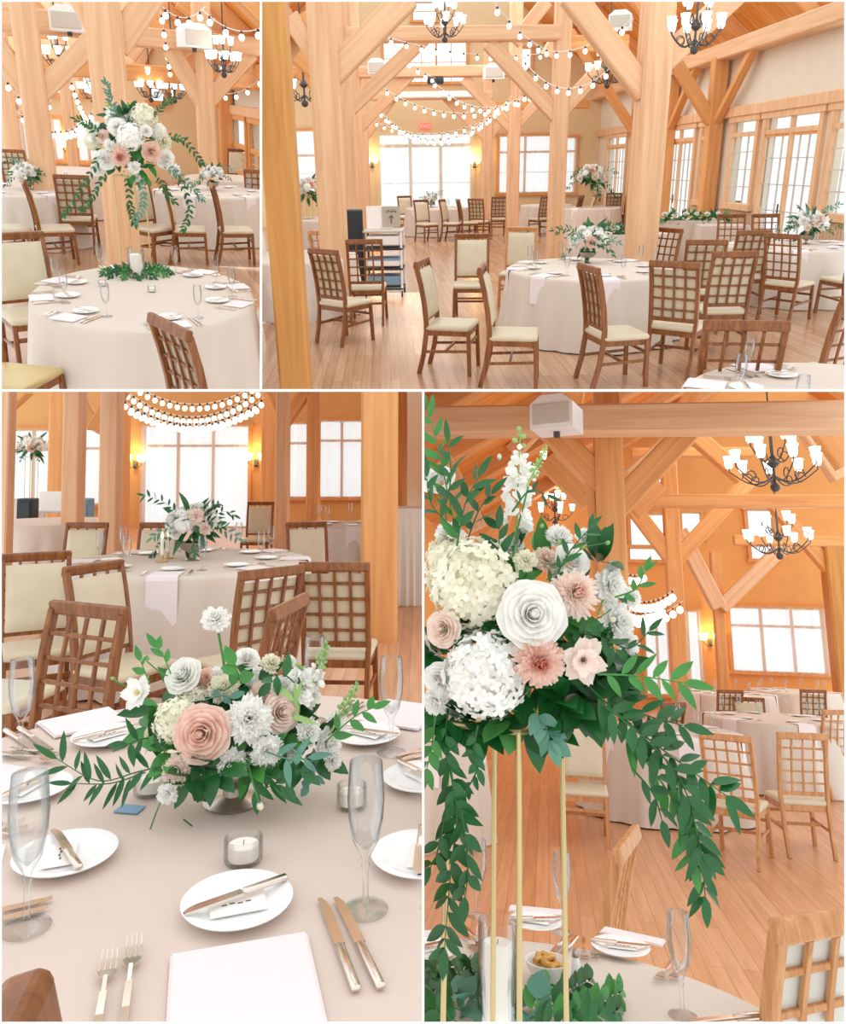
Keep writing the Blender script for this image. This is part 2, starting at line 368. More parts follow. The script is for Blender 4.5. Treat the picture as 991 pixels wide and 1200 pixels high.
def fork_m(L=.19):
    m=MB(); pts=[(0,0,.004),(0,L*.25,.004),(0,L*.5,.006),(0,L*.66,.01)]; W_=[.012,.010,.006,.006]
    for a,b,w in zip(pts,pts[1:],W_): m.bar(a,b,w,.003)
    V=[];n=5
    for k in range(n+1):
        t=k/n; y=L*(.64+.14*t); w=.003+.0095*sin(PI/2*t); z=.010-.004*t
        V+=[(-w,y,z),(w,y,z),(w,y,z-.002),(-w,y,z-.002)]
    m.add(V,[(a*4+i,a*4+(i+1)%4,a*4+4+(i+1)%4,a*4+4+i) for a in range(n) for i in range(4)])
    for k in range(4):
        x=-.0105+.007*k; m.bar((x,L*.77,.006),(x*.95,L*.9,.007),.0028,.0018); m.bar((x*.95,L*.9,.007),(x*.9,L,.012),.0022,.0014)
    return mesh(m,silver,False,'fork')
def flute_m():
    m=MB(); pr=[(.001,.0),(.034,.0),(.035,.002),(.02,.006),(.006,.012),(.0045,.03),(.0045,.062),(.007,.068),(.0045,.074),(.009,.085),(.02,.105),(.027,.14),(.029,.17),(.0255,.225),(.0245,.226),(.028,.17),(.026,.14),(.018,.108),(.004,.092),(.001,.09)]
    m.lathe(pr,24); return mesh(m,glass,True,'champagne_flute')
MP=plate_p(); MK=knife_m(); MBK=knife_m(.17); MF=fork_m(); MFS=fork_m(.165); MG=flute_m()
def napkin_m(ln,hang):
    m=MB(); w=.19
    pts=[(0,.0),(ln,0)]+([(ln+.012,-.006),(ln+.018,-.03),(ln+.024,-hang)] if hang else [])
    for lay in(0,1):
        z0=.002+.003*lay; V=[]
        for a,z in pts:
            for x in(-w/2+.003*lay,w/2-.004*lay): V.append((x,-a,z+z0)); V.append((x,-a-(.003 if z<-.01 else 0),z+z0+.0025))
        k=len(pts); m.add(V,[(i*4+a,i*4+b,i*4+4+b,i*4+4+a) for i in range(k-1) for a,b in((0,2),(2,3),(3,1),(1,0))]+[(0,1,3,2),(k*4-4,k*4-2,k*4-1,k*4-3)])
    return mesh(m,napk,False,'napkin')
NAPS={}
def setting(room,C,p,Rr,H,where,table_word,hang=.3,ell=1,skip=(),seed=0,D=None):
    rd=random.Random(seed); D=D or C; o=Vector((p.x-D.x,p.y-D.y,0)); dist=0; o.normalize(); th=math.atan2(-o.x,o.y)+PI   # sitter frame: +y inwards
    B=T(Vector((p.x,p.y,H)))@Z(th); cat=lambda s:s
    ax,ay,bx,by=(p.x-C.x)/Rr,(p.y-C.y)/(Rr*ell),o.x/Rr,o.y/(Rr*ell); qa=bx*bx+by*by; qb=ax*bx+ay*by; edge=(-qb+math.sqrt(max(qb*qb-qa*(ax*ax+ay*ay-1),0)))/qa; tail='at the %s setting, %s'%(where,table_word)
    def put(name,me,label,c,M):
        if name in skip: return
        q=obj(name,me,None); q.matrix_world=room.M@B@M; tag(q,label,c); q['_r']=room.key; return q
    put('bread_plate',MP,'white china plate '+tail,'plate',Matrix())
    ka=rd.uniform(-25,25)+90
    put('butter_knife',MBK,'butter knife across the plate '+tail,'knife',T(.085*cos(R_(ka-90)),.085*sin(R_(ka-90))-.0,.019)@Z(R_(ka)))
    if 'place_card' not in skip:
        m=MB(); m.box((0,0,0),(.085,.055,.001)); m.m=1
        for k in range(4): m.box((-.02+.012*k,.002*(k%2),.0009),(.008,.003,.0004))
        put('place_card',mesh(m,[card,ink],False,'place_card'),'printed white card '+tail,'card',T(0,-.01,.013)@Z(R_(rd.uniform(-12,18))))
    ln=max(.05,edge-dist-.1-.004); k=(round(ln,2),hang)
    if k not in NAPS: NAPS[k]=napkin_m(ln,hang)
    put('napkin',NAPS[k],'folded white napkin '+tail,'napkin',T(0,-.1,0))
    fo=-min(.17,edge-dist-.03)-.07
    put('dinner_fork',MF,'long silver dinner fork '+tail,'fork',T(-.145,fo,.002)); put('salad_fork',MFS,'short silver salad fork '+tail,'fork',T(-.175,fo,.002))
    put('dinner_knife',MK,'silver dinner knife nearest the napkin '+tail,'knife',T(.14,fo,.001)@Z(R_(3))); put('side_knife',MK,'outer silver knife '+tail,'knife',T(.172,fo-.004,.001)@Z(R_(5)))
    put('champagne_flute',MG,'empty champagne flute '+tail,'glass',T(.19,-.04+rd.uniform(-.02,.03),0))
def votive(room,p,label,r=.03,h=.045):
    t=thing(room,'votive_candle',label,'candle',p); m=MB(); m.lathe([(.001,.002),(r*.95,.002),(r,.006),(r,h),(r*.9,h),(r*.9,.008),(.001,.008)],40,rib=-.04); obj('glass_holder',m,glass,t,None,True)
    m=MB(); m.lathe([(.001,.008),(r*.78,.008),(r*.78,h*.72),(.001,h*.7)],24); obj('wax',m,wax,t,None,True)
    m=MB(); m.tube([(0,0,h*.7),(.001,0,h*.7+.008)],.0008,5); obj('wick',m,ink,t)
def hurricane(room,p,label,r=.055,h=.2):
    t=thing(room,'pillar_candle',label,'candle',p); m=MB(); m.lathe([(.001,.004),(r,.004),(r,h),(r*.97,h),(r*.97,.01),(.001,.01)],40); obj('glass_cylinder',m,glass,t,None,True)
    m=MB(); m.lathe([(.001,.01),(r*.72,.01),(r*.74,.02),(r*.74,h*.78),(r*.68,h*.79),(r*.3,h*.765),(.001,h*.765)],36); obj('wax',m,wax,t,None,True)
    m=MB(); m.tube([(0,0,h*.76),(.002,0,h*.76+.012)],.0012,5); obj('wick',m,ink,t)
# ---------------------------------------------------------------- flowers (unit radius, facing +z)
def petal(m,ph,w,L,rb,al,curl=0,wave=0,cup=.25,nu=4,nv=4,z0=0,seed=0,point=.5,rnd=False):
    def f(u,v):
        a=(u-.5)*2; v0=v
        if rnd: prof=(.5+.5*sin(min(1,v*1.7)*PI/2)); v=v*(1-.16*a*a*v**3)
        else: prof=(sin(PI*(.12+.78*v))**.6)*(1 if v<.75 else 1-(v-.75)*point)
        x=a*w*prof; r=rb+L*v*sin(al)+curl*v**3; z=z0+L*v*cos(al)-curl*.6*v**3-cup*w*(1-a*a)*prof*sin(al)*.6
        r-=cup*w*a*a*cos(al)*1.1
        z+=wave*sin(7*a+seed)*v*v; r+=wave*cos(6*a+seed*2)*v*v
        t=.12*(1-a*a)*v*v*L; r+=0; z+=t*sin(al)
        return Vector((r*cos(ph)-x*sin(ph),r*sin(ph)+x*cos(ph),z))
    m.grid(f,nu,nv)
def rose(seed,mats,open_=1.0):
    rd=random.Random(seed); m=MB(); L=[(3,.16,2),(3,.3,5),(4,.45,10),(5,.6,17),(5,.72,27),(5,.8,40),(5,.86,56)]
    m.lathe([(.14,-.1),(.1,.42),(.02,.44)],8)
    ph=rd.uniform(0,6)
    for k,(n,rb,al) in enumerate(L):
        ph+=.9
        for j in range(n):
            a=ph+2*PI*j/n+rd.uniform(-.15,.15); w=(.16,.24,.32,.42,.5,.56,.6)[k]
            petal(m,a+.0,w,(.6,.62,.64,.64,.62,.62,.62)[k],rb*.5,R_(al*open_),.03+.14*k/6,.008+.014*k/6,.62-.05*k,6,6,-.02-.06*k,rd.uniform(0,6),.5,True)
    return mesh(m,mats,True,'rose')
def mumf(seed,mats,n_rings=11):
    rd=random.Random(seed); m=MB(); m.m=0
    for k in range(n_rings):
        t=k/(n_rings-1); n=int(9+17*t)
        for j in range(n):
            a=2*PI*(j+.5*(k%2))/n+rd.uniform(-.08,.08); al=R_(4+94*t**.85+rd.uniform(-9,9)); m.m=1 if k<4 and len(mats)>1 else 0
            petal(m,a,.06+.04*t,.42+.5*t+rd.uniform(-.07,.07),.03+.06*t,al,-.16+.1*t,.01,.8,2,5,.18-.2*t,0,.5)
    return mesh(m,mats,True,'chrysanthemum')
def carn(seed,mats):
    rd=random.Random(seed); m=MB()
    for k,(n,al,L,w) in enumerate([(4,10,.55,.2),(6,26,.62,.24),(8,44,.7,.27),(9,62,.78,.28),(10,80,.86,.3)]):
        for j in range(n): petal(m,2*PI*j/n+k*.4+rd.uniform(-.2,.2),w,L*rd.uniform(.9,1.05),.06,R_(al+rd.uniform(-7,7)),.03,.07,.2,6,4,-.05*k,rd.uniform(0,6),.1)
    return mesh(m,mats,True,'carnation')
def lisi(seed,mats):   # open bloom with coloured centre
    rd=random.Random(seed); m=MB()
    for k,(n,al,L,w) in enumerate([(5,50,.75,.36),(6,74,1,.44)]):
        for j in range(n): petal(m,2*PI*j/n+k*.5+rd.uniform(-.1,.1),w,L,.05,R_(al+rd.uniform(-8,8)),.05,.05,.25,6,4,-.04*k,rd.uniform(0,6),.2)
    m.m=1; m.sphere((0,0,.14),.1,8,5,.8)
    for j in range(14): a=2*PI*j/14; m.sphere((.13*cos(a),.13*sin(a),.2),.022,5,3)
    return mesh(m,mats,True,'open_bloom')
def hydr(seed,mats,n=190):
    rd=random.Random(seed); m=MB(); m.m=0; m.sphere((0,0,-.15),.7,12,8); 
    for i in range(n):
        z=1-1.55*(i+.5)/n; r=math.sqrt(max(0,1-z*z)); a=i*2.39996; N=Vector((r*cos(a),r*sin(a),z)).normalized()
        c=N*rd.uniform(.76,.97); c.z-=.15; x=N.orthogonal().normalized(); x.rotate(Quaternion(N,rd.uniform(0,6))); y=N.cross(x); m.m=0
        nn=(N+x*rd.uniform(-.35,.35)+y*rd.uniform(-.35,.35)).normalized(); x=(x-nn*x.dot(nn)).normalized(); y=nn.cross(x); s=rd.uniform(.13,.185)
        for q in range(4):
            d=(x*cos(PI/2*q)+y*sin(PI/2*q)); e=nn.cross(d); lift=rd.uniform(.0,.35)
            V=[c,c+(d*.45+e*.42+nn*.1)*s,c+(d*.95+e*.3+nn*lift)*s,c+(d*1.05-e*.3+nn*lift)*s,c+(d*.45-e*.42+nn*.1)*s]
            m.add(V,[(0,1,2,3,4)])
    return mesh(m,mats,False,'hydrangea')
def budm(seed,mats):
    m=MB(); m.lathe([(.05,-.9),(.35,-.7),(.5,-.25),(.42,.3),(.15,.75),(.01,.9)],8); m.m=1
    for j in range(5): petal(m,2*PI*j/5,.25,.8,.3,R_(15),.1,0,.3,2,3,-.8)
    return mesh(m,mats,True,'flower_bud')
FL={'rose_w':rose(1,[white_p]),'rose_b':rose(2,[blush_p]),'rose_p':rose(3,[pale_p]),'mum_p':mumf(4,[blush_p,pink_p]),'mum_b':mumf(5,[pale_p,blush_p]),
 'mum_w':mumf(6,[white_p]),'carn':carn(7,[white_p]),'carn_c':carn(8,[cream_p]),'carn_b':carn(21,[pale_p]),'lisi':lisi(9,[white_p,yel]),'lisi_b':lisi(10,[pale_p,brown]),'hyd':hydr(11,[white_p,leafp]),'hyd_c':hydr(12,[cream_p,leafp]),
 'bud':budm(13,[leafp,leafm_]),'bud_w':budm(14,[cream_p,leafm_])}
FN={'rose_w':'rose','rose_b':'rose','rose_p':'rose','mum_p':'chrysanthemum','mum_b':'chrysanthemum','mum_w':'chrysanthemum','carn':'carnation','carn_c':'carnation','carn_b':'carnation','lisi':'open_bloom','lisi_b':'open_bloom','hyd':'hydrangea','hyd_c':'hydrangea','bud':'flower_bud','bud_w':'flower_bud'}
FLAB={'rose_w':'large white rose','rose_b':'blush pink rose','rose_p':'pale blush rose','mum_p':'salmon pink chrysanthemum','mum_b':'pale pink chrysanthemum','carn_b':'pale blush bloom'}
def facing(n,spin=0):
    q=Vector((0,0,1)).rotation_difference(Vector(n).normalized()); return (q.to_matrix()@Matrix.Rotation(spin,3,'Z')).to_4x4()
def flower(root,kind,p,n,r,seed=0):
    return obj(FN[kind],FL[kind],None,root,T(Vector(p))@facing(n,seed)@Matrix.Scale(r,4),label=FLAB.get(kind))
def leaf(m,b,d,up,L,w,curl=.2,fold=.25,n=5):
    b=Vector(b); d=Vector(d).normalized(); s=d.cross(Vector(up))
    if s.length<1e-3: s=d.orthogonal()
    s.normalize(); u=s.cross(d); V=[]
    for k in range(n+1):
        t=k/n; ww=w*.5*(sin(PI*t**.8))**.85 if 0<k<n else 0; c=b+d*(L*t)-u*(curl*L*t*t)
        V+=[c+s*ww+u*fold*ww,c,c-s*ww+u*fold*ww]
    m.add(V,[(k*3+a,k*3+a+1,k*3+a+4,k*3+a+3) for k in range(n) for a in(0,1)])
def branch(root,pts,L,w,mat,seed=0,step=.03,spread=.9,name='leafy_branch',r=.0012,bend=.2,tip=True,label=None):
    rd=random.Random(seed); m=MB(); P=[Vector(p) for p in pts]; Q=[]
    for i in range(len(P)-1):   # catmull-rom
        a=P[max(i-1,0)];b=P[i];c=P[i+1];d=P[min(i+2,len(P)-1)]
        for k in range(6): t=k/6; Q.append(.5*((2*b)+(c-a)*t+(2*a-5*b+4*c-d)*t*t+(3*b-a-3*c+d)*t**3))
    Q.append(P[-1]); m.m=1 if isinstance(mat,list) else 0; m.tube(Q,[r*(1.3-.8*i/len(Q)) for i in range(len(Q))],5); m.m=0
    acc=0; side=rd.choice((-1,1))
    for a,b in zip(Q,Q[1:]):
        seg=(b-a).length; acc+=seg
        while acc>=step:
            acc-=step; side=-side; t=(b-a).normalized(); o=t.orthogonal().normalized(); o.rotate(Quaternion(t,rd.uniform(-.9,.9)+(PI if side>0 else 0)))
            vw=Vector((rd.uniform(-.4,.4),-1,.5)); sd=t.cross(vw).normalized()*side
            d=(t*rd.uniform(.5,1)+sd*spread*rd.uniform(.7,1.1)+o*.25); leaf(m,b,d,vw+Vector((rd.uniform(-.6,.6),rd.uniform(-.6,.6),rd.uniform(-.6,.6))),L*rd.uniform(.7,1.1),w*rd.uniform(.8,1.15),bend*rd.uniform(-.3,1.2))
    if tip: leaf(m,Q[-1],Q[-1]-Q[-2],(0,-1,.5),L,w,.1)
    return obj(name,m,mat,root,None,True,label)
def spike(root,base,top,r,seed=0,mat=None,open_=.6):
    rd=random.Random(seed); m=MB(); base=Vector(base); top=Vector(top); ax=(top-base); L=ax.length; ax.normalize(); m.m=1; m.tube([base,top],[.0028,.0015],6)
    x=ax.orthogonal().normalized(); y=ax.cross(x); n=26
    for i in range(n):
        t=.18+.8*i/n; a=i*2.4+rd.uniform(-.3,.3); N=(x*cos(a)+y*sin(a)+ax*(.25+t*.5)).normalized(); c=base+ax*(L*t)+N*(r*(.75-.45*t))
        if t<open_:
            m.m=0; s=r*rd.uniform(.55,.75); u=N.orthogonal().normalized(); v=N.cross(u); u.rotate(Quaternion(N,rd.uniform(0,3)))
            for lay in(0,1):
                for q in range(5):
                    aa=2*PI*q/5+lay*.6; d=u*cos(aa)+v*sin(aa); e=N.cross(d); k=1-.35*lay; l=N*(.25+.3*lay)*s
                    m.add([c,c+(d*.6+e*.45)*s*k+l*.6,c+(d*1.05+e*.25)*s*k+l+N*rd.uniform(-.1,.2)*s,c+(d*1.05-e*.25)*s*k+l+N*rd.uniform(-.1,.2)*s,c+(d*.6-e*.45)*s*k+l*.6],[(0,1,2,3,4)])
        else:
            m.m=1 if t>open_+.12 else 0; s=r*(.36-.2*t); m.lathe([(s*.3,-s),(s,0),(s*.6,s),(.0002,s*1.4)],6,c,facing(N).to_3x3())
    return obj('stock_spike',m,[mat or white_p,leafp],root)
def leafcluster(root,c,n,L,w,mat,seed,rad=.02,out=None,name='foliage'):
    rd=random.Random(seed); m=MB(); c=Vector(c)
    for i in range(n):
        d=Vector((rd.gauss(0,1),rd.gauss(0,1),rd.gauss(0,1))).normalized(); 
        if out: d=(d*.9+Vector(out)).normalized()
        leaf(m,c+d*rad*rd.uniform(.2,1),d,(rd.uniform(-.5,.5),-1,1),L*rd.uniform(.7,1.15),w*rd.uniform(.8,1.1),rd.uniform(-.1,.4))
    return obj(name,m,mat,root,None,True)
def bouquet(root,c,rad,kinds,seed,n=14,up=1,foliage=10,flat=.8,lf=leafd,droop=0):   # generic distant arrangement
    rd=random.Random(seed); c=Vector(c)
    for i in range(n):
        z=1-1.3*(i+.5)/n; r=math.sqrt(max(0,1-z*z)); a=i*2.4+seed; N=Vector((r*cos(a),r*sin(a),z*flat))
        flower(root,kinds[i%len(kinds)],c+N*rad*rd.uniform(.72,.95),N+Vector((0,-.35,.1)),rad*rd.uniform(.24,.34),seed=i)
    leafcluster(root,c,26,rad*.8,rad*.22,lf,seed,rad*.6)
    for i in range(foliage):
        a=2*PI*i/foliage+rd.uniform(-.3,.3); d=Vector((cos(a),sin(a)*.8,rd.uniform(-.5,.8)-droop)); p0=c+d*rad*.5; p1=c+d*rad*1.05; p2=c+d*rad*rd.uniform(1.35,1.75)-Vector((0,0,rad*(.25+droop)))
        branch(root,[p0,p1,p2],rad*.3,rad*.09,lf if i%3 else leafb,seed*31+i,rad*.12)
# ---------------------------------------------------------------- timber
def frame(p,q,side=None):
    p=Vector(p); q=Vector(q); z=(q-p).normalized(); u=Vector(side) if side else (Vector((0,1,0)) if abs(z.y)<.9 else Vector((1,0,0)))
    x=u.cross(z).normalized(); y=z.cross(x); M=Matrix((x,y,z)).transposed().to_4x4(); M.translation=p; return M,(q-p).length
def timber(room,name,p,q,w,d,label=None,cat=None,parent=None,mat=None,pegs=0,kind=None):
    M,L=frame(p,q); m=MB(); m.bar((0,0,0),(0,0,L),w,d,.08,up=(0,1,0))
    if parent is None: o=solo(room,name,m,mat or fir,label,cat,M=M,kind=kind)
    else: o=obj(name,m,mat or fir,parent,(room.M@parent.matrix_world.inverted()).inverted().inverted() if False else parent.matrix_world.inverted()@room.M@M)
    if pegs:
        for k in range(pegs):
            b=MB(); b.tube([(-w*.1+.08*(k%2),-d/2-.03,L*pegs_t(k)),(-w*.1+.08*(k%2),-d/2+.01,L*pegs_t(k))],.014,8); obj('peg',b,fir_warm,o)
    return o
def pegs_t(k): return .62+.02*(k//2)
def post(room,px,py,Y,w,z1,label,braces=(),mat=None,z0=0,d=None):
    b=room.atd(px,py,Y); o=timber(room,'timber_post',(b.x,Y,z0),(b.x,Y,z1),w,d or w,label,'post',mat=mat)
    for (x0,y0,x1,y1,dy,bw) in braces:      # pixel ends, depth shift of the second end
        p=room.atd(x0,y0,Y); q=room.atd(x1,y1,Y+dy); p=p-(q-p).normalized()*w*.62; timber(room,'brace',p,q,bw,bw*.8,parent=o,mat=mat)
    return o
def beam(room,x0,y0,x1,y1,Y,w,d,label,Y2=None,mat=None,braces=()):
    p=room.atd(x0,y0,Y); q=room.atd(x1,y1,Y2 or Y)
    if Y2 is None: z=(p.z+q.z)/2; p.z=q.z=z
    o=timber(room,'timber_beam',p,q,w,d,label,'beam',mat=mat)
    for (a,b,c,e,Ya,Yb,bw) in braces: timber(room,'brace',room.atd(a,b,Ya),room.atd(c,e,Yb),bw,bw*.8,parent=o,mat=mat)
    return o
# ---------------------------------------------------------------- lights and fittings
BALL=None
def string_lights(room,pts,n,label,r=.035,sag=None,cordm=None):
    t=thing(room,'string_lights',label,'string lights',pts[0]); o=Vector(pts[0]); P=[]
    a,b=Vector(pts[0]),Vector(pts[1]); s=sag
    f=lambda k:(a.lerp(b,k)-Vector((0,0,4*s*k*(1-k))))-o
    m=MB(); m.tube([f(k/24) for k in range(25)],.006,5); obj('cord',m,whitem,t)
    m=MB(); m.sphere((0,0,-r*1.9),r,10,7,1.1); bm_=mesh(m,bulbm,True,'bulb'); m=MB(); m.lathe([(.014,-.035),(.016,0),(.01,.005)],8); sm=mesh(m,black,False,'socket')
    for k in range(n):
        p=f((k+.5)/n); bl=obj('bulb',bm_,None,t,T(p)); obj('socket',sm,None,bl)
    return t
def chandelier(room,p,label,R0=.45,n=8,inner=4,top=2.5,sc=1.0,sm=None):
    t=thing(room,'chandelier',label,'chandelier',p); m=MB()
    m.tube([(0,0,-.25*sc),(0,0,.5*sc)],.018*sc,8); m.sphere((0,0,-.25*sc),.06*sc,8,6); m.lathe([(.03*sc,0),(.08*sc,.05*sc),(.03*sc,.12*sc)],10); obj('stem',m,iron,t,None,True)
    m=MB(); m.tube([(0,0,.5*sc),(0,0,top)],.012,6); obj('chain',m,iron,t)
    h=MB(); h.lathe([(.035*sc,0),(.05*sc,.03*sc),(.055*sc,.1*sc),(.07*sc,.15*sc),(.064*sc,.15*sc),(.045*sc,.09*sc),(.03*sc,.03*sc)],12); hm=mesh(h,sm or shade,True,'glass_shade')
    for ring,(rr,k,z) in enumerate(((R0,n,0),(R0*.55,inner,.28))):
        for j in range(k):
            a=2*PI*j/k+.3*ring; c,s_=cos(a),sin(a); q=[(0,0,(z-.1)*sc)]
            for u in range(1,9):
                v=u/8; q.append((rr*v*c*sc,rr*v*s_*sc,(z-.1-.16*sin(PI*v)*(1-.3*v)+.08*v)*sc))
            q.append((rr*c*sc,rr*s_*sc,(z+.03)*sc)); m=MB(); m.tube(q,.009*sc,6)
            m.tube([( (rr*.6+.06*cos(w))*c*sc,(rr*.6+.06*cos(w))*s_*sc,(z-.12+.06*sin(w))*sc) for w in [k2*.7 for k2 in range(8)]],.008*sc,5)
            ar=obj('arm',m,iron,t,None,True); obj('glass_shade',hm,None,ar,T(rr*c*sc,rr*s_*sc,(z+.03)*sc))
    return t
def sconce(room,p,label,s=1.0):
    t=thing(room,'wall_sconce',label,'wall light',p); m=MB(); m.rbox((0,.02,-.06),(.1,.03,.2),.012); obj('back_plate',m,iron,t,None,True)
    for k in(-1,1):
        m=MB(); m.tube([(0,0,-.1),(.06*k*s,-.05,-.14),(.12*k*s,-.06,-.08),(.12*k*s,-.06,-.02)],.01,6); a=obj('arm',m,iron,t,None,True)
        m=MB(); m.lathe([(.03,0),(.065*s,.04),(.08*s,.13*s),(.07*s,.13*s),(.05*s,.04)],12); obj('lamp_shade',m,warmb,a,T(.12*k*s,-.06,-.02),True)
    l=bpy.data.lights.new('sconce_glow','POINT'); l.energy=14; l.color=(1,.65,.3); l.shadow_soft_size=.08
    lo=bpy.data.objects.new('sconce_glow',l); COL.objects.link(lo); lo.parent=t; lo.location=(0,-.18,.15)
def speakerbox(room,p,q_rz,label,sx=.55,sy=.4,sz=.4):
    t=thing(room,'wall_speaker',label,'speaker',p,q_rz); m=MB(); m.extr([(-sx/2,-sz/2),(sx/2,-sz/2),(sx/2,sz/4),(sx/4,sz/2),(-sx/4,sz/2),(-sx/2,sz/4)],'y',-sy/2,sy/2); obj('casing',m,whitem,t)
    m=MB(); m.rbox((0,-sy/2-.008,-.03),(sx*.86,.02,sz*.62),.008); obj('grille',m,greym,t); m=MB(); m.bar((0,0,-sz/2),(0,0,-sz/2-.06),.06); obj('bracket',m,iron,t)
def window(room,name,x0,x1,z0,z1,M,cols=2,rows=2,fw=.09,mat=None,transom=None,cur=False,depth=.1,mun=.02,frm=True,sub=(1,1),mm=None):
    # in its own wall plane: x along wall, z up, y=0 the wall face; M places the plane in the room
    m=MB(); w=x1-x0; c=(x0+x1)/2
    m.box((x0-fw/2,0,(z0+z1)/2),(fw,depth,z1-z0+2*fw)); m.box((x1+fw/2,0,(z0+z1)/2),(fw,depth,z1-z0+2*fw)); m.box((c,-.01,z1+fw/2),(w+3*fw,depth+.02,fw)); m.box((c,-.02,z0-fw/2),(w+3*fw,depth+.05,fw))
    if transom: m.box((c,0,transom),(w,depth*.8,fw*.7))
    for k in range(1,cols): m.box((x0+w*k/cols,0,(z0+z1)/2),(fw*.7,depth*.7,z1-z0))
    o=obj(name,m,mat or fir_warm,None); o.matrix_world=room.M@M; o['kind']='structure'; o['_r']=room.key
    m=MB(); zt=transom or z1
    for k in range(cols):
        a=x0+w*k/cols; b=x0+w*(k+1)/cols
        for i in range(1,sub[0]): m.box((a+(b-a)*i/sub[0],0,(z0+zt)/2),(mun,.03,zt-z0))
        for i in range(1,rows): m.box(((a+b)/2,0,z0+(zt-z0)*i/rows),(b-a,.03,mun))
    if m.v: obj('muntin',m,mm or (greym if cur else (mat or fir_warm)),o)
    m=MB(); m.box((c,.01,(z0+z1)/2),(w,.006,z1-z0)); obj('pane',m,pane,o)
    if cur:
        m=MB(); m.grid(lambda u,v:Vector((x0-.03+(w+.06)*u,-depth*.5-.06+.025*sin(u*w*22)+.01*sin(u*w*55),z0-.02+(z1-z0+.04)*v)),int(w*40)+8,1); obj('curtain',m,curtain,o,None,True)
    return o
def wallmesh(x0,x1,z0,z1,holes,th=.15):
    xs=sorted({x0,x1}|{v for h in holes for v in h[:2] if x0<v<x1}); zs=sorted({z0,z1}|{v for h in holes for v in h[2:] if z0<v<z1}); m=MB()
    for a,b in zip(xs,xs[1:]):
        for c,d in zip(zs,zs[1:]):
            X=(a+b)/2; Zc=(c+d)/2
            if not any(h[0]<X<h[1] and h[2]<Zc<h[3] for h in holes): m.box((X,th/2,Zc),(b-a,th,d-c))
    return m
def pxrect(room,x0,y0,x1,y1,Y):
    xm,ym=(x0+x1)/2,(y0+y1)/2
    return (room.atd(x0,ym,Y).x,room.atd(x1,ym,Y).x,max(0.02,room.atd(xm,y1,Y).z),room.atd(xm,y0,Y).z)
def put_wall(room,name,mb,mat,M):
    o=obj(name,mb,mat); o.matrix_world=room.M@M; o['kind']='structure'; o['_r']=room.key; return o
def roof(room,p0,p1,y0,y1,mat,raf,rm,name='ceiling',step=2.4,first=None):   # p0 eave (x,z), p1 ridge (x,z)
    m=MB(); (a,b),(c,d)=p0,p1; n=Vector((-(d-b),0,c-a)).normalized()*.1
    if n.z<0: n=-n
    m.add([(a,y0,b),(c,y0,d),(c,y1,d),(a,y1,b),(a+n.x,y0,b+n.z),(c+n.x,y0,d+n.z),(c+n.x,y1,d+n.z),(a+n.x,y1,b+n.z)],[(0,1,2,3),(7,6,5,4),(0,4,5,1),(1,5,6,2),(2,6,7,3),(3,7,4,0)])
    o=struct(room,name,m,mat); y=first or y0+.6
    while y<y1:
        timber(room,'rafter',(a-n.x*1.2,y,b-n.z*1.2),(c-n.x*1.2,y,d-n.z*1.2),raf,raf*1.3,parent=o,mat=rm); y+=step
    for k in range(1,3):
        t=k/3; timber(room,'purlin',(a+(c-a)*t-n.x*2.2,y0,b+(d-b)*t-n.z*2.2),(a+(c-a)*t-n.x*2.2,y1,b+(d-b)*t-n.z*2.2),raf*1.1,raf*1.3,parent=o,mat=rm)
    return o
def floor(room,x0,x1,y0,y1,mat):
    m=MB(); m.box(((x0+x1)/2,(y0+y1)/2,-.03),(x1-x0,y1-y0,.06)); return struct(room,'floor',m,mat)
# =====================================================================  UPPER RIGHT ROOM
r=R2; YB=27.0; XR=7.2
floor(r,-9,XR,2.2,YB,floorm)
bw=[pxrect(r,446,158,551,257,YB),pxrect(r,585,160,644,225,YB),pxrect(r,659,162,673,225,YB),pxrect(r,346,154,372,224,YB),pxrect(r,450,50,474,88,YB),pxrect(r,476,50,546,96,YB),pxrect(r,484,3,510,24,YB),pxrect(r,601,57,622,79,YB),pxrect(r,700,60,716,80,YB)]
put_wall(r,'wall_back',wallmesh(-9,XR,0,13,bw),beige,T(0,YB,0))
for i,(h,kw) in enumerate(zip(bw,[dict(cols=3,cur=True,transom=2.55,fw=.14,mat=beige),dict(cols=2,cur=True,transom=2.3,fw=.1,rows=2),dict(cols=1,cur=True,transom=2.3,fw=.1),dict(cols=1,cur=True,transom=2.3,fw=.1),dict(cols=1,fw=.07,rows=2),dict(cols=2,fw=.08,rows=2,sub=(2,1)),dict(cols=1,fw=.07),dict(cols=1,fw=.07),dict(cols=1,fw=.07)])):
    window(r,'window_%d'%(i+1),*h,T(0,YB-.03,0),**kw)
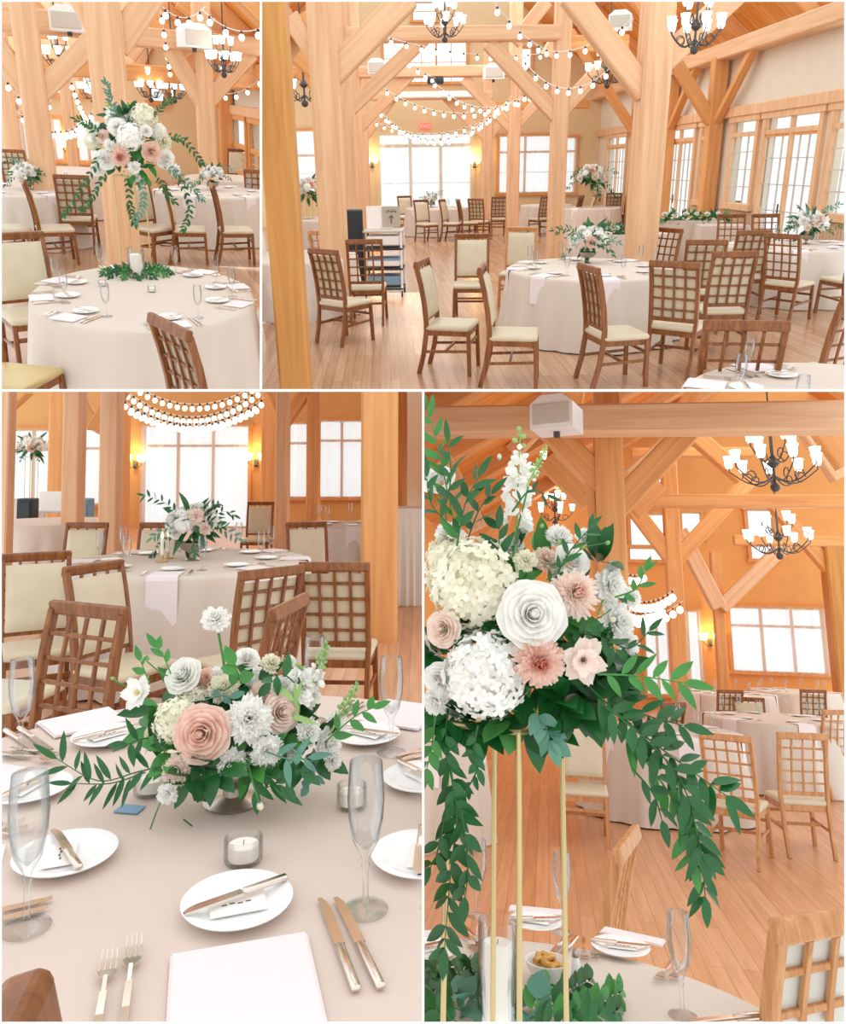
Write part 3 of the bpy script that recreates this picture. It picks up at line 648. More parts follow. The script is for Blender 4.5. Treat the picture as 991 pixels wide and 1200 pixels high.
# right wall seen at a slant, local x runs towards the camera
def Yr(px,X=XR,room=r,py=200): return room.atx(px,py,X).y
WM=T(XR,0,0)@Z(-PI/2)
def zr(px,py,X=XR,room=r): return room.atx(px,py,X).z
zt=zr(925,136)
sill=zr(870,239); dt=zr(925,157);  
wins=[(990+30,973,sill,0,1),(956,895,0.02,1,2),(883,857,sill,0,1),(831,821,sill,0,1),(812,781,.02,1,2),(773,757,sill,0,1),(733,712,.02,1,2)]
hol=[]
for b,a,zz,isd,c in wins: hol.append((-Yr(a),-Yr(b),zz,zt))
put_wall(r,'wall_right',wallmesh(-YB,-5,0,zr(960,20),hol),cream,WM)
nw=10; nd=1
for (b,a,zz,isd,c),h in zip(wins,hol):
    if isd:
        o=window(r,'door_%d'%nd,h[0],h[1],.1,zt,WM@T(0,-.02,0),cols=2,rows=5,transom=dt+.06,sub=(3,1),fw=.12,mat=fir,mm=greym); nd+=1
        m=MB(); m.bar(((h[0]+h[1])/2-.05,-.07,.95),((h[0]+h[1])/2-.05,-.07,1.15),.025); obj('door_handle',m,iron,o)
        m=MB(); m.box(((h[0]+h[1])/2,0,.12),(h[1]-h[0],.05,.2)); m.box(((h[0]+h[1])/2,0,dt+.02),(h[1]-h[0],.05,.1)); obj('door_rail',m,fir_warm,o)
    else: window(r,'window_%d'%nw,h[0],h[1],zz,zt,WM@T(0,-.02,0),cols=1,rows=4,transom=dt+.06,sub=(3,1),fw=.12,mat=fir,mm=greym); nw+=1
m=MB()
for (a,b) in [(-Yr(883)-.3,-Yr(857)+.3)]: pass
prev=-YB
for h in sorted(hol,key=lambda h:h[0]):
    if h[2]<.5: 
        if h[0]-.2>prev: m.box(((prev+h[0]-.14)/2,-.03,sill/2-.06),(h[0]-.14-prev,.05,sill-.15))
        prev=h[1]+.14
m.box(((prev-5)/2,-.03,sill/2-.06),(-5-prev,.05,sill-.15))
put_wall(r,'baseboard_right',m,bead,WM)
m=MB(); m.bar((XR-.05,5,zt+.2),(XR-.05,YB,zt+.2),.14,.2); struct(r,'trim_1',m,fir); EZ=zr(960,28)
timber(r,'eave_beam',(XR-.18,5,EZ),(XR-.18,YB,EZ),.3,.34,'long eave beam under the sloping board roof above the glass doors, upper right picture','beam')
for k,px in enumerate((843,789,745)):
    Y=Yr(px) if k<2 else Yr(752); nm=('between the tall window and the glass doors','beyond the second pair of glass doors','near the back corner')[k]
    o=timber(r,'timber_post',(XR-.22,Y,0),(XR-.22,Y,EZ-.1),.3,.26,'fir wall post %s, upper right picture'%nm,'post',mat=fir_warm)
    timber(r,'brace',(XR-.2,Y-.1,EZ-1.3),(XR-.2,Y-1.5,EZ-.1),.16,.14,parent=o,mat=fir_warm)
    timber(r,'brace',(XR-.3,Y,EZ-1.3),(XR-2.2,Y,EZ+1.2),.24,.2,parent=o,mat=fir_warm)
roof(r,(XR+.3,EZ+.2),(1.4,EZ+5.2),5,YB,roofb,.26,fir_warm,step=2.6,first=11.6)
roof(r,(-4.6,EZ+.2),(1.4,EZ+5.2),5,YB,roofb,.26,fir_warm,step=2.6,first=11.6)
# near post at the left edge
a=r.atd(307,200,6.0); b_=r.atd(346,200,6.0)
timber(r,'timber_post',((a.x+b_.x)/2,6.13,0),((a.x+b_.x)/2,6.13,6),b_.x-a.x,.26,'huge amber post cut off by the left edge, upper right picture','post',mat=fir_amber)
# bents
YF=(10.5,15.8,21.0,25.3)
post(r,387,200,YF[0],.36,7.5,'thick fir post left of the aisle behind the black loudspeaker, upper right picture',[(403,73,478,-4,0,.3),(371,68,340,20,0,.22)],fir)
post(r,757,200,YF[0],.36,7.5,'thick fir post standing behind the main round table, upper right picture',[(742,92,668,-6,0,.28),(772,76,860,-6,0,.28)],fir)
post(r,411,200,YF[1],.26,6.5,'second fir post from the front on the left of the aisle, upper right picture',[(418,120,497,44,0,.27)],fir)
post(r,653,200,YF[1],.3,6.5,'second fir post on the right, rising behind the low white bouquet, upper right picture',[(644,128,572,50,0,.27),(661,126,722,60,0,.27)],fir)
post(r,421,200,YF[2],.26,6,'third fir post on the left of the aisle, upper right picture',[(427,144,482,86,0,.26)],fir)
post(r,601,200,YF[2],.3,6,'third fir post on the right of the aisle, upper right picture',[(594,146,543,92,0,.26),(607,144,636,112,0,.24)],fir)
post(r,428,200,YF[3],.26,5.5,'farthest fir post on the left beside the curtained window, upper right picture',[(431,156,460,116,0,.25)],fir)
post(r,570,200,YF[3],.3,5.5,'farthest fir post on the right beside the wall light, upper right picture',[(565,158,522,114,0,.25),(576,156,600,124,0,.24)],fir)
beam(r,405,36,655,44,YF[1]-.05,.26,.28,'nearest tie beam crossing the top of the nave, upper right picture')
beam(r,420,80,606,88,YF[2]-.05,.26,.28,'middle tie beam carrying a white speaker, upper right picture')
beam(r,426,110,576,114,YF[3]-.05,.24,.26,'farthest tie beam behind the screen case, upper right picture')
beam(r,572,128,690,118,YF[3]-.02,.24,.26,'short aisle beam at the back right, upper right picture',mat=fir_warm)
beam(r,655,62,735,40,YF[1]+.05,.26,.28,'aisle beam running right from the second post, upper right picture',mat=fir_warm)
beam(r,300,84,425,86,YF[2]+.3,.26,.28,'left aisle beam beyond the front post, upper right picture',mat=fir_warm)
for k,(x0,y0,x1,y1,Y) in enumerate([(350,64,372,84,13),(349,20,371,62,13),(350,82,371,98,16)]):
    timber(r,'timber_brace',r.atd(x0,y0,Y),r.atd(x1,y1,Y),.3,.26,'%s diagonal brace left of the front fir post, upper right picture'%('middle','topmost','lowest')[k],'beam',mat=fir_warm)
for k,(x0,y0,x1,y1,Y) in enumerate([(602,50,640,2,17),(640,66,668,14,19)]):
    timber(r,'timber_strut',r.atd(x0,y0,Y),r.atd(x1,y1,Y),.26,.24,'%s roof strut above the tie beam, upper right picture'%('left','right')[k],'beam',mat=fir)
# fittings
t=thing(r,'projector_screen_case','long white roller screen case under the farthest tie beam, upper right picture','screen',r.atd(507,111,24.9)); m=MB(); m.rbox((0,0,0),(2.6,.16,.17),.03); obj('casing',m,whitem,t); m=MB(); m.box((-1.31,0,0),(.04,.2,.2)); m.box((1.31,0,0),(.04,.2,.2)); obj('end_cap',m,greym,t)
t=thing(r,'projector','small dark projector hanging below the middle tie beam, upper right picture','projector',r.atd(510,95,20.9)); m=MB(); m.rbox((0,0,0),(.4,.3,.14),.03); obj('casing',m,black,t); m=MB(); m.tube([(0,0,.06),(0,0,.2)],.02); obj('bracket',m,iron,t); m=MB(); m.tube([(.1,-.14,0),(.1,-.18,0)],.04,12); obj('lens',m,glass,t)
speakerbox(r,r.atd(578,84,20.6),0,'white speaker on the middle tie beam, upper right picture',.5,.35,.36)
speakerbox(r,r.atd(441,78,20.4),0,'pale speaker at the left end of the middle tie beam, upper right picture',.42,.35,.34)
speakerbox(r,r.atd(727,24,15.3),R_(-20),'brown speaker on the aisle beam beside the thick post, upper right picture',.4,.35,.3)
chandelier(r,r.atd(521,30,13.5),'iron chandelier with white shades above the nave, upper right picture',.36,8,4,3,.8)
chandelier(r,r.atd(815,36,9.6),'large near iron chandelier beside the thick right post, upper right picture',.36,8,4,3,.8)
chandelier(r,r.atd(712,85,15.5),'farther iron chandelier left of the thick right post, upper right picture',.42,8,4,3,.9)
chandelier(r,r.atd(356,103,14.5),'dim iron chandelier seen left of the front post, upper right picture',.45,6,0,2,1.0)
sconce(r,r.atd(436,191,YB-.1),'twin globe wall light left of the curtained window, upper right picture'); sconce(r,r.atd(556,191,YB-.1),'twin globe wall light right of the curtained window, upper right picture')
t=thing(r,'exit_sign','small red EXIT sign above the curtained window, upper right picture','sign',r.atd(498,148,YB-.12)); m=MB(); m.rbox((0,0,0),(.34,.06,.2),.01); obj('housing',m,redm,t)
cu=bpy.data.curves.new('lettering','FONT'); cu.body='EXIT'; cu.size=.15; cu.align_x='CENTER'; cu.align_y='CENTER'; cu.extrude=.004; lo=bpy.data.objects.new('lettering',cu); COL.objects.link(lo); lo.parent=t; lo.matrix_local=T(0,-.036,0)@Matrix.Rotation(PI/2,4,'X'); lm=bpy.data.meshes.new_from_object(lo); l2=bpy.data.objects.new('lettering',lm); COL.objects.link(l2); l2.parent=t; l2.matrix_local=T(0,-.036,0)@Matrix.Rotation(PI/2,4,'X'); lm.materials.append(whitem); bpy.data.objects.remove(lo)
A_=lambda x,y,Y:r.atd(x,y,Y)
for k,(p,q,n,sg) in enumerate([(A_(449,42,15),A_(640,62,17),12,.15),(A_(578,-8,11.5),A_(742,16,10.6),0,0),(A_(575,-2,11),A_(645,60,14.5),6,.1),(A_(645,60,14.5),A_(742,22,10.8),5,.12),(A_(610,66,14),A_(735,58,12),9,.5),
   (A_(448,102,20),A_(642,100,17),16,.55),(A_(434,118,22),A_(600,112,19),18,.95),(A_(440,126,23),A_(594,118,20.5),18,.9),(A_(428,136,24.5),A_(590,128,22),17,.55),(A_(505,92,20),A_(620,108,17),12,.45),(A_(450,40,15),A_(510,92,20),6,.1)]):
    if n: string_lights(r,[p,q],n,'%s string of clear globe bulbs across the nave, upper right picture'%('highest left','','top centre','top right','right aisle','long upper','deepest sagging','second deepest','lowest far','short middle','steep left')[k],.036 if k<5 else .042,sg)
# furniture
C2=r.at(690,314,.76); table(r,C2,.93,'main round table, upper right picture',1.12,seed=3,folds=17)
CL=r.at(345,300,.76); table(r,CL,.85,'table behind the left group of chairs, upper right picture',seed=4)
CR=r.at(930,287,.76); table(r,CR,.93,'table by the glass doors, upper right picture',seed=5)
CT=r.at(1000,470,.76); table(r,CT,.8,'nearest table at the bottom right corner, upper right picture',seed=6)
CF=r.at(512,243.5,.76); table(r,CF,.9,'far table before the curtained window, upper right picture',seed=7,under=False)
CG=r.at(690,243,.76); table(r,CG,.85,'far table between the posts, upper right picture',seed=8,under=False)
CH_=r.at(640,240,.76); table(r,CH_,.75,'small far table behind the third right post, upper right picture',seed=9,under=False)
def boxcloth(room,c,w,d,h,rz,label,mat=None):
    m=MB(); n=88
    def rim(j):
        u=j/n*4; k=int(u)%4; f=u-int(u); P=[(-w/2,-d/2),(w/2,-d/2),(w/2,d/2),(-w/2,d/2)]; a,b=P[k],P[(k+1)%4]; return Vector((a[0]+(b[0]-a[0])*f,a[1]+(b[1]-a[1])*f))
    V=[(0,0,h)]*1; Fc=[]; V=[(0,0,h)]
    for s in (0,.02,.3,.7,1):
        for j in range(n):
            p=rim(j); o=p.normalized(); k=.02*s+.03*s*sin(j*1.9)*1; V.append((p.x+o.x*k,p.y+o.y*k,h-s*(h-.01)))
    Fc+=[(0,1+j,1+(j+1)%n) for j in range(n)]+[(1+i*n+j,1+i*n+(j+1)%n,1+(i+1)*n+(j+1)%n,1+(i+1)*n+j) for i in range(4) for j in range(n)]
    m.add(V,Fc); return solo(room,'tablecloth',m,mat or cloth,label,'tablecloth',(c.x,c.y,.002),R_(rz),smooth=True)
cs=r.at(806,257,.8); boxcloth(r,cs,1.25,.75,.8,-12,'white draped small head table with a greenery garland, upper right picture')
cb=r.at(724,272,.76); boxcloth(r,cb,1.6,.8,.74,0,'cloth on the long table behind the thick right post, upper right picture')
cq=r.at(845,262,.76); boxcloth(r,cq,.9,.7,.74,-8,'plain cloth table right of the garland table, upper right picture')
P='upper right picture'
for (px,py,rz,kd,st,lb) in [
 (530,378,-108,'padded','dark','leftmost chair of the main round table, its padded back to the left, '+P),
 (602,389,-102,'padded','dark','wooden chair at the front left of the main table, pad facing right, '+P),
 (722,388,-82,'padded','dark','chair seen from the side in front of the hanging napkin '+P),
 (796,378,-38,'padded','dark','lattice-backed chair at the front right of the main table '+P),
 (841,360,-2,'padded','dark','lattice chair seen straight from behind right of the main table '+P),
 (818,339,-14,'padded','dark','lattice chair whose top shows behind two others right of the main table '+P),
 (552,332,172,'padded','dark','padded chair peeking out behind the leftmost chair '+P),
 (606,319,160,'padded','oak','light padded chair at the back of the main table '+P),
 (762,322,120,'open','dark','dark lattice chair at the back right of the main table '+P),
 (866,322,0,'padded','dark','lattice chair in front of the table by the glass doors '+P),
 (924,330,-55,'open','dark','turned open lattice chair left of the hanging napkin by the glass doors '+P),
 (992,326,10,'open','dark','chair cut off by the right edge beside the far right table '+P),
 (956,436,20,'open','dark','near open lattice chair at the right edge '+P),
 (848,478,-12,'open','dark','near open lattice chair at the bottom right, seen from behind '+P),
 (854,600,-6,'open','dark','chair of which only the top rail shows at the bottom edge '+P),
 (404,352,-42,'padded','dark','front lattice chair of the left group '+P),
 (431,334,-4,'open','dark','open lattice chair of the left group before the loudspeaker '+P),
 (392,318,-24,'open','oak','pale lattice chair behind the left group '+P),
 (900,296,175,'open','dark','lattice chair behind the table by the glass doors '+P),
 (858,296,170,'open','dark','dark lattice chair right of the garland table '+P),
 (842,268,175,'padded','dark','left one of two padded chairs below the windows '+P),
 (858,269,175,'padded','dark','right one of two padded chairs below the windows '+P),
 (500,262,-150,'padded','dark','leftmost chair of the far table by the curtained window '+P),
 (530,261,-115,'padded','dark','second chair from the left at the far table '+P),
 (549,260,-85,'padded','dark','side-on chair in front of the far table '+P),
 (562,259,-30,'padded','dark','lattice chair at the right of the far table '+P),
 (583,256,0,'padded','dark','lattice chair left of the third right post '+P),
 (632,256,30,'padded','dark','dark lattice chair right of the third right post '+P),
 (668,255,60,'padded','dark','far chair just right of the second right post '+P),
 (684,253,85,'padded','dark','far side-on chair behind the low white bouquet '+P),
 (717,250,-10,'padded','dark','far lattice chair left of the thick right post '+P),
 (736,250,5,'padded','dark','far lattice chair touching the thick right post '+P),
 (478,254,200,'padded','dark','far padded chair behind the equipment cart '+P)]:
    chair(r,px,py,rz,lb,kd,style=st)
EC=[('front left',0),('front',1),('front right',2),('right',3),('back right',4),('back',5),('back left',6),('left',7)]
def ring(room,C,Rr,H,word,a0,n,ell=1,rp=.30,hang=.3,skip=(),only=None,names=None):
    for k in range(n):
        if only and k not in only: continue
        a=R_(a0)+2*PI*k/n; e=1/math.sqrt((cos(a)/Rr)**2+(sin(a)/(Rr*ell))**2); q=Vector((C.x+(e-rp)*cos(a),C.y+(e-rp)*sin(a),0))
        d=('right','back right','back','back left','left','front left','front','front right')[int(((math.degrees(a)+22.5)%360)//45)]
        setting(room,C,q,Rr,H,d,word,hang,ell,skip,seed=k)
ring(r,C2,.93,.764,'main table, upper right picture',-92,8,1.12,skip=('place_card',))
ring(r,CR,.93,.764,'door-side table, upper right picture',-112,8,skip=('place_card','salad_fork','side_knife','butter_knife'))
ring(r,CT,.8,.764,'corner table, upper right picture',150,8,only=(0,1,7),skip=('place_card',))
ring(r,CL,.85,.764,'left table, upper right picture',10,8,only=(0,1,2,7),skip=('place_card','salad_fork','side_knife','butter_knife'))
ring(r,CF,.9,.764,'far table, upper right picture',-80,6,skip=('place_card','salad_fork','dinner_fork','dinner_knife','side_knife','butter_knife'))
ring(r,CG,.85,.764,'far post table, upper right picture',-70,6,skip=('place_card','salad_fork','dinner_fork','dinner_knife','side_knife','butter_knife'))
def low_bouquet(room,C,label,rad,kinds,seed,H=.764):
    t=thing(room,'flower_arrangement',label,'flowers',(C.x,C.y,H)); m=MB(); m.lathe([(.05,0),(.055,.005),(.02,.02),(.02,.05),(.08,.08),(.11,.13),(.105,.13),(.07,.085),(.001,.07)],24); obj('vase',m,pewter,t,None,True)
    bouquet(t,(0,0,.13+rad*.55),rad,kinds,seed,16,foliage=9,flat=.7); return t
WK=['rose_w','carn','mum_w','hyd','lisi','rose_b','carn_c']
low_bouquet(r,r.at(688,308,.764),'low white and blush bouquet in the middle of the main table, upper right picture',.24,WK,1)
low_bouquet(r,r.at(944,286,.764),'low white bouquet on the table by the glass doors, upper right picture',.25,['carn','rose_w','hyd','lisi','carn_b'],2)
low_bouquet(r,r.at(505,243,.764),'tiny low bouquet on the far table, upper right picture',.2,['carn','rose_w'],3)
def tall(room,base,label,h,hd=.12,a0=15,Rb=.012,rod=.006):
    t=thing(room,'tall_flower_arrangement',label,'flowers',base)
    for k in range(4):
        a=R_(a0+90*k); x,y=hd*cos(a),hd*sin(a); m=MB(); m.tube([(x,y,0),(x,y,h)],rod,10); obj('stand_rod',m,gold,t,None,True)
    m=MB(); P=[(hd*cos(R_(a0+90*k)),hd*sin(R_(a0+90*k))) for k in range(5)]
    for a,b in zip(P,P[1:]): m.tube([(*a,.006),(*b,.006)],rod,8); m.tube([(*a,h),(*b,h)],rod,8)
    m.box((0,0,h),(hd*1.3,hd*1.3,.006),Matrix.Rotation(R_(a0+45),3,'Z')); obj('stand_frame',m,gold,t); return t
def pedestal(room,C,label,rad,h,seed):
    t=tall(room,(C.x,C.y,.764),label,h); bouquet(t,(0,0,h+rad*.5),rad,WK,seed,18,foliage=12,flat=.8,droop=.25); return t
pedestal(r,r.at(692,243,.764),'tall white bouquet on a gold stand on the far table, upper right picture',.38,.62,5)
pc=r.atd(360,240,19); pc.z=.764; pedestal(r,pc,'tall green and white bouquet seen left of the front post, upper right picture',.33,.5,6); table(r,pc,.8,'far left table behind the front post, upper right picture',seed=21,under=False)
t=thing(r,'greenery_garland','green leaf garland with white flowers along the head table, upper right picture','garland',(cs.x,cs.y,.81),R_(-12)); rd=random.Random(5)
for k in range(9): leafcluster(t,(-.6+.15*k,-.28,.05),16,.16,.05,leafd if k%2 else leafm_,k,.07)
for k in range(5): leafcluster(t,(.62,-.3,-.02-.11*k),14,.15,.05,leafd,20+k,.06)
for k in range(6): flower(t,'carn' if k%2 else 'rose_w',(-.5+.2*k,-.34,.12),(0,-.6,.8),.06,k)
t=thing(r,'table_runner_greenery','green leaves and white flowers on the long table behind the post, upper right picture','garland',(cb.x-.1,cb.y,.76))
for k in range(7): leafcluster(t,(-.5+.16*k,-.2,.05),14,.17,.05,leafd,k+40,.07)
for k in range(4): flower(t,'carn',(-.4+.2*k,-.26,.1),(0,-.6,.8),.06,k)
# equipment cart and loudspeaker
p=r.at(452,345,0); t=thing(r,'equipment_cart','grey rolling cart with shelves of equipment beside the aisle, upper right picture','cart',p,R_(-6))
for z in(.12,.42,.72,.98):
    m=MB(); m.rbox((0,0,z),(.6,.5,.035),.015); obj('shelf',m,greym if z>.9 else black,t)
for sx in(-1,1):
    for sy in(-1,1): m=MB(); m.tube([(.28*sx,.23*sy,.1),(.28*sx,.23*sy,1.0)],.016); obj('post',m,whitem if sx>0 else iron,t); m=MB(); m.tube([(.28*sx-.012,.23*sy,.045),(.28*sx+.012,.23*sy,.045)],.045,12); obj('caster',m,black,t)
for k,(z,h_,mm) in enumerate([(.2,.14,blueg),(.48,.1,whitem),(.54,.05,blueg),(.8,.14,whitem)]): m=MB(); m.rbox((.0,-.02,z+h_*.3),(.5,.42,h_),.02); obj('equipment_box',m,mm,t)
t2=thing(r,'welcome_sign','white sign with an arrow standing on top of the equipment cart, upper right picture','sign',(p.x,p.y+.05,1.0),R_(-4)); m=MB(); m.box((-.06,0,.17),(.4,.02,.34)); obj('board',m,card,t2); m=MB(); m.box((.12,-.02,.18),(.28,.015,.3)); obj('poster',m,plain('taupe_poster',lin(188,176,160),.8),t2)
m=MB(); m.bar((.12,-.035,.08),(.12,-.035,.2),.012); m.bar((.12,-.035,.2),(.085,-.035,.165),.01); m.bar((.12,-.035,.2),(.155,-.035,.165),.01)
for k in range(5): m.box((.05+.035*k,-.034,.255+.01*(k%2)),(.022,.004,.022))
obj('arrow',m,ink,t2)
p=r.at(416,338,0); t=thing(r,'loudspeaker','tall black loudspeaker standing left of the equipment cart, upper right picture','speaker',p); m=MB(); m.rbox((0,0,.63),(.34,.34,1.26),.02); obj('cabinet',m,black,t); m=MB(); m.rbox((0,-.175,.63),(.3,.02,1.18),.005); obj('grille',m,black,t); m=MB(); m.tube([(.1,-.19,.2),(.2,-.3,.05),(.3,-.25,.02)],.01); obj('cable',m,iron,t)
# =====================================================================  UPPER LEFT ROOM
r=R1; YB=22.0; XR=3.0
floor(r,-10,XR,2.5,YB,floorm)
bw=[pxrect(r,18,140,37,186,YB),pxrect(r,54,140,72,186,YB),pxrect(r,92,142,114,188,YB),pxrect(r,20,86,34,110,YB),pxrect(r,98,86,116,110,YB),pxrect(r,52,86,70,108,YB),pxrect(r,176,90,192,118,YB)]
put_wall(r,'wall_back',wallmesh(-10,XR,0,12,bw),beige,T(0,YB,0))
for i,h in enumerate(bw): window(r,'window_%d'%(30+i),*h,T(0,YB-.03,0),cols=2 if i<3 else 1,rows=2,cur=i<3,fw=.1)
WM=T(XR,0,0)@Z(-PI/2); zr1=lambda px,py:r.atx(px,py,XR).z
zs=zr1(282,199); zt=zr1(282,141); hol=[(-r.atx(a,170,XR).y,-r.atx(b,170,XR).y,zs,zt) for a,b in((238,247),(250,260),(273,290),(296,312))]
put_wall(r,'wall_right',wallmesh(-YB,-5,0,zr1(282,98),hol),cream,WM)
for i,h in enumerate(hol): window(r,'window_%d'%(40+i),*h,WM@T(0,-.02,0),cols=1,rows=4,sub=(2,1),transom=zt-.55,fw=.12)
ez=zr1(282,94); timber(r,'eave_beam',(XR-.15,5,ez),(XR-.15,YB,ez),.4,.4,'eave beam above the plaster band at the right, upper left picture','beam',mat=fir_warm)
m=MB(); m.bar((XR-.05,5,zt+.2),(XR-.05,YB,zt+.2),.14,.2); struct(r,'trim_2',m,fir)
roof(r,(XR+.3,ez+.2),(-2.5,ez+5),5,YB,roofb,.26,fir_warm,step=2.4); roof(r,(-9.6,ez+.2),(-2.5,ez+5),5,YB,roofb,.26,fir_warm,step=2.4)
post(r,133,160,9.8,.37,7,'thick fir post directly behind the tall bouquet, upper left picture',[(118,38,88,-20,0,.28),(150,34,184,-16,0,.28)])
post(r,46,160,13,.33,7,'slimmer fir post on the left side, upper left picture',[(38,112,-6,50,0,.28),(56,100,110,46,0,.28)])
post(r,15,160,17,.26,7,'far narrow fir post near the left edge, upper left picture',[(10,120,-4,96,0,.28),(20,122,40,92,0,.28)])
post(r,242,160,15,.3,7,'fir post right of the tall bouquet, upper left picture',[(235,116,200,58,0,.28),(249,112,294,62,0,.28)])
post(r,83,160,20,.24,7,'far fir post beside the wall light, upper left picture')
post(r,265,160,r.atx(265,160,XR-.2).y,.3,ez,'warm wall post between the side windows, upper left picture',[(262,125,240,96,0,.28)],mat=fir_warm)
beam(r,-4,24,122,30,14,.34,.34,'broad tie beam carrying the left white speaker, upper left picture')
beam(r,145,38,312,60,15,.3,.34,'broad tie beam carrying the right white speaker, upper left picture')
beam(r,50,82,232,86,17,.3,.3,'distant tie beam behind the tall bouquet, upper left picture',mat=fir_warm)
beam(r,-4,36,60,38,19,.2,.2,'thin second beam under the left tie beam, upper left picture',mat=fir_warm)
for k,(x0,y0,x1,y1,Y) in enumerate([(2,4,40,22,16),(30,0,50,24,15),(156,90,172,50,22),(178,96,232,68,20),(152,66,200,2,20),(210,0,262,40,17),(254,40,272,0,16),(160,0,196,40,19),(190,96,205,122,24)]):
    timber(r,'timber_strut',r.atd(x0,y0,Y),r.atd(x1,y1,Y),.3,.26,'%s roof strut, upper left picture'%('leftmost','second from the left','low central','lower right','long central','upper right','rightmost','upper central','lowest short')[k],'beam',mat=fir_warm if k%2 else fir)
speakerbox(r,r.atd(80,22,13.6),R_(-8),'white box speaker on the left tie beam, upper left picture',.46,.4,.34)
speakerbox(r,r.atd(227,42,14.5),R_(12),'white box speaker on the right tie beam, upper left picture',.46,.4,.36)
for k,(x,y,Y,w) in enumerate([(69,66,15,'left of the thick post'),(262,72,14,'right of the slimmer right post'),(108,106,18,'far behind the thick post'),(176,104,17,'directly above the tall bouquet'),(204,106,18,'just right of the tall bouquet')]):
    chandelier(r,r.atd(x,y,Y),'chandelier with lit white shades %s, upper left picture'%w,.3,8,3,2.5,.8)
sconce(r,r.atd(82,172,YB-.1),'lit twin globe wall light, upper left picture',1.2)
for k,(a,b,n,sg) in enumerate([((22,132,16),(114,122,18),14,.4),((40,142,17),(112,132,18),14,.3),((186,4,12),(240,8,12.5),4,.15),((188,8,13),(204,110,20),10,.1),((236,10,12),(312,30,11),4,.15),((236,98,18),(312,86,14),6,.25),((82,92,16),(104,140,18),8,.1),((2,86,14),(60,116,17),6,.3)]):
    string_lights(r,[r.atd(*a),r.atd(*b)],n,'%s string of globe bulbs, upper left picture'%('lower left sagging','lowest left','top centre','steep central','top right','right side','short central','far left')[k],.04,sg)
C1=r.at(170,343,.76); table(r,C1,.80,'large round table in the foreground, upper left picture',1.35,seed=11,mat=cloth)
D1=r.at(28,222,.76); table(r,D1,.85,'left background table, upper left picture',seed=12,under=False)
D2=r.at(250,224,.76); table(r,D2,.9,'right background table, upper left picture',seed=13,under=False)
D3=r.at(262,208,.76); table(r,D3,.7,'small far table at the right, upper left picture',seed=14,under=False)
D4=r.at(76,200,.76); table(r,D4,.9,'far table left of the thick post, upper left picture',seed=15,under=False)
P='upper left picture'
for (px,py,rz,kd,st,lb) in [(40,366,-140,'padded','dark','padded chair at the back left of the foreground table '+P),(14,440,-98,'padded','dark_ochre','near padded chair cut off by the left edge '+P),
 (300,372,105,'padded','dark','lattice chair cut off by the right edge behind the table '+P),(64,262,-60,'padded','dark','second chair from the left behind the foreground table '+P),(92,250,15,'padded','dark','lattice chair seen from behind left of the thick post '+P),
 (10,262,-50,'padded','dark','chair at the far left behind the foreground table '+P),(180,262,-120,'padded','dark','padded chair behind the gold stand '+P),(222,263,-75,'padded','dark','chair right of the gold stand '+P),(276,264,-70,'padded','dark','background chair near the right edge '+P),
 (306,240,0,'padded','dark','lattice chair at the right edge beside the background table '+P),(24,214,10,'padded','dark','small far chair on the left '+P),(276,208,180,'padded','dark','small grey far chair on the right '+P)]:
    chair(r,px,py+(4 if 240<py<270 else 0),rz-21,lb,kd,style=st)
pq=r.atd(258,400,4.3); CH[('padded','dark')].put(r,(pq.x,pq.y,0),R_(-68),'near lattice chair at the right front of the table '+P)
ring(r,C1,.80,.764,'foreground table, upper left picture',-82,8,1.35,rp=.26,hang=.0)
ring(r,D1,.85,.764,'left background table, upper left picture',-60,6,skip=('place_card','salad_fork','dinner_fork','dinner_knife','side_knife','butter_knife'))
ring(r,D2,.9,.764,'right background table, upper left picture',-60,6,skip=('place_card','salad_fork','dinner_fork','dinner_knife','side_knife','butter_knife'))
b1=r.at(161,322,.764); hh=r.atd(160,206,b1.y).z-.764; t=tall(r,b1,'tall white, blush and green bouquet on a gold rod stand, upper left picture',hh,.12,15)
cz=r.atd(152,168,b1.y).z-.764; cx=r.atd(150,168,b1.y).x-b1.x
def fpx(t,room,base,k,x,y,rp,dY,cen,seed=0,tw=.9):
    p=room.atd(x,y,base.y+dY); q=p-Vector(base); n=(q-Vector(cen)).normalized()*.9+(room.eye-p).normalized()*tw; return flower(t,k,q,n,rp/900*p.y,seed)
for i,(k,x,y,rp,dY) in enumerate([('hyd',152,160,15,-.2),('rose_w',137,148,9,-.18),('hyd_c',169,136,14,-.1),('rose_b',178,178,10,-.22),('mum_p',141,184,11,-.24),('mum_b',120,160,8,-.1),('rose_w',195,187,10,-.15),('hyd',186,155,10,-.05),('rose_w',122,188,10,-.15),('carn',128,170,7,-.2),('carn',157,196,8,-.25),('lisi',110,150,8,0),('rose_w',172,153,6,-.22),('carn',205,200,8,-.05),('carn_c',192,165,11,-.12),('hyd_c',108,165,10,.1),('carn',115,198,9,0),('carn',158,208,7,-.1)]):
    fpx(t,r,b1,k,x,y,rp,dY,(cx,0,cz),i)
spike(t,(cx-.1,0,cz+.05),(cx-.12,-.02,cz+.32),.045,1); spike(t,(cx+.0,0,cz+.1),(cx+.03,-.02,cz+.3),.04,2); spike(t,(cx-.2,0,cz+.0),(cx-.3,0,cz+.12),.045,3)
for i in range(12): leafcluster(t,(cx+.2*cos(i*1.9)*(.4+.1*(i%4)),-.08+.05*(i%3),cz+.2*sin(i*1.9)),14,.1,.045,leafd if i%3 else leafm_,i,.08)
def bp(room,base,x,y,d=0): p=room.atd(x,y,base.y+d); return p-Vector(base)
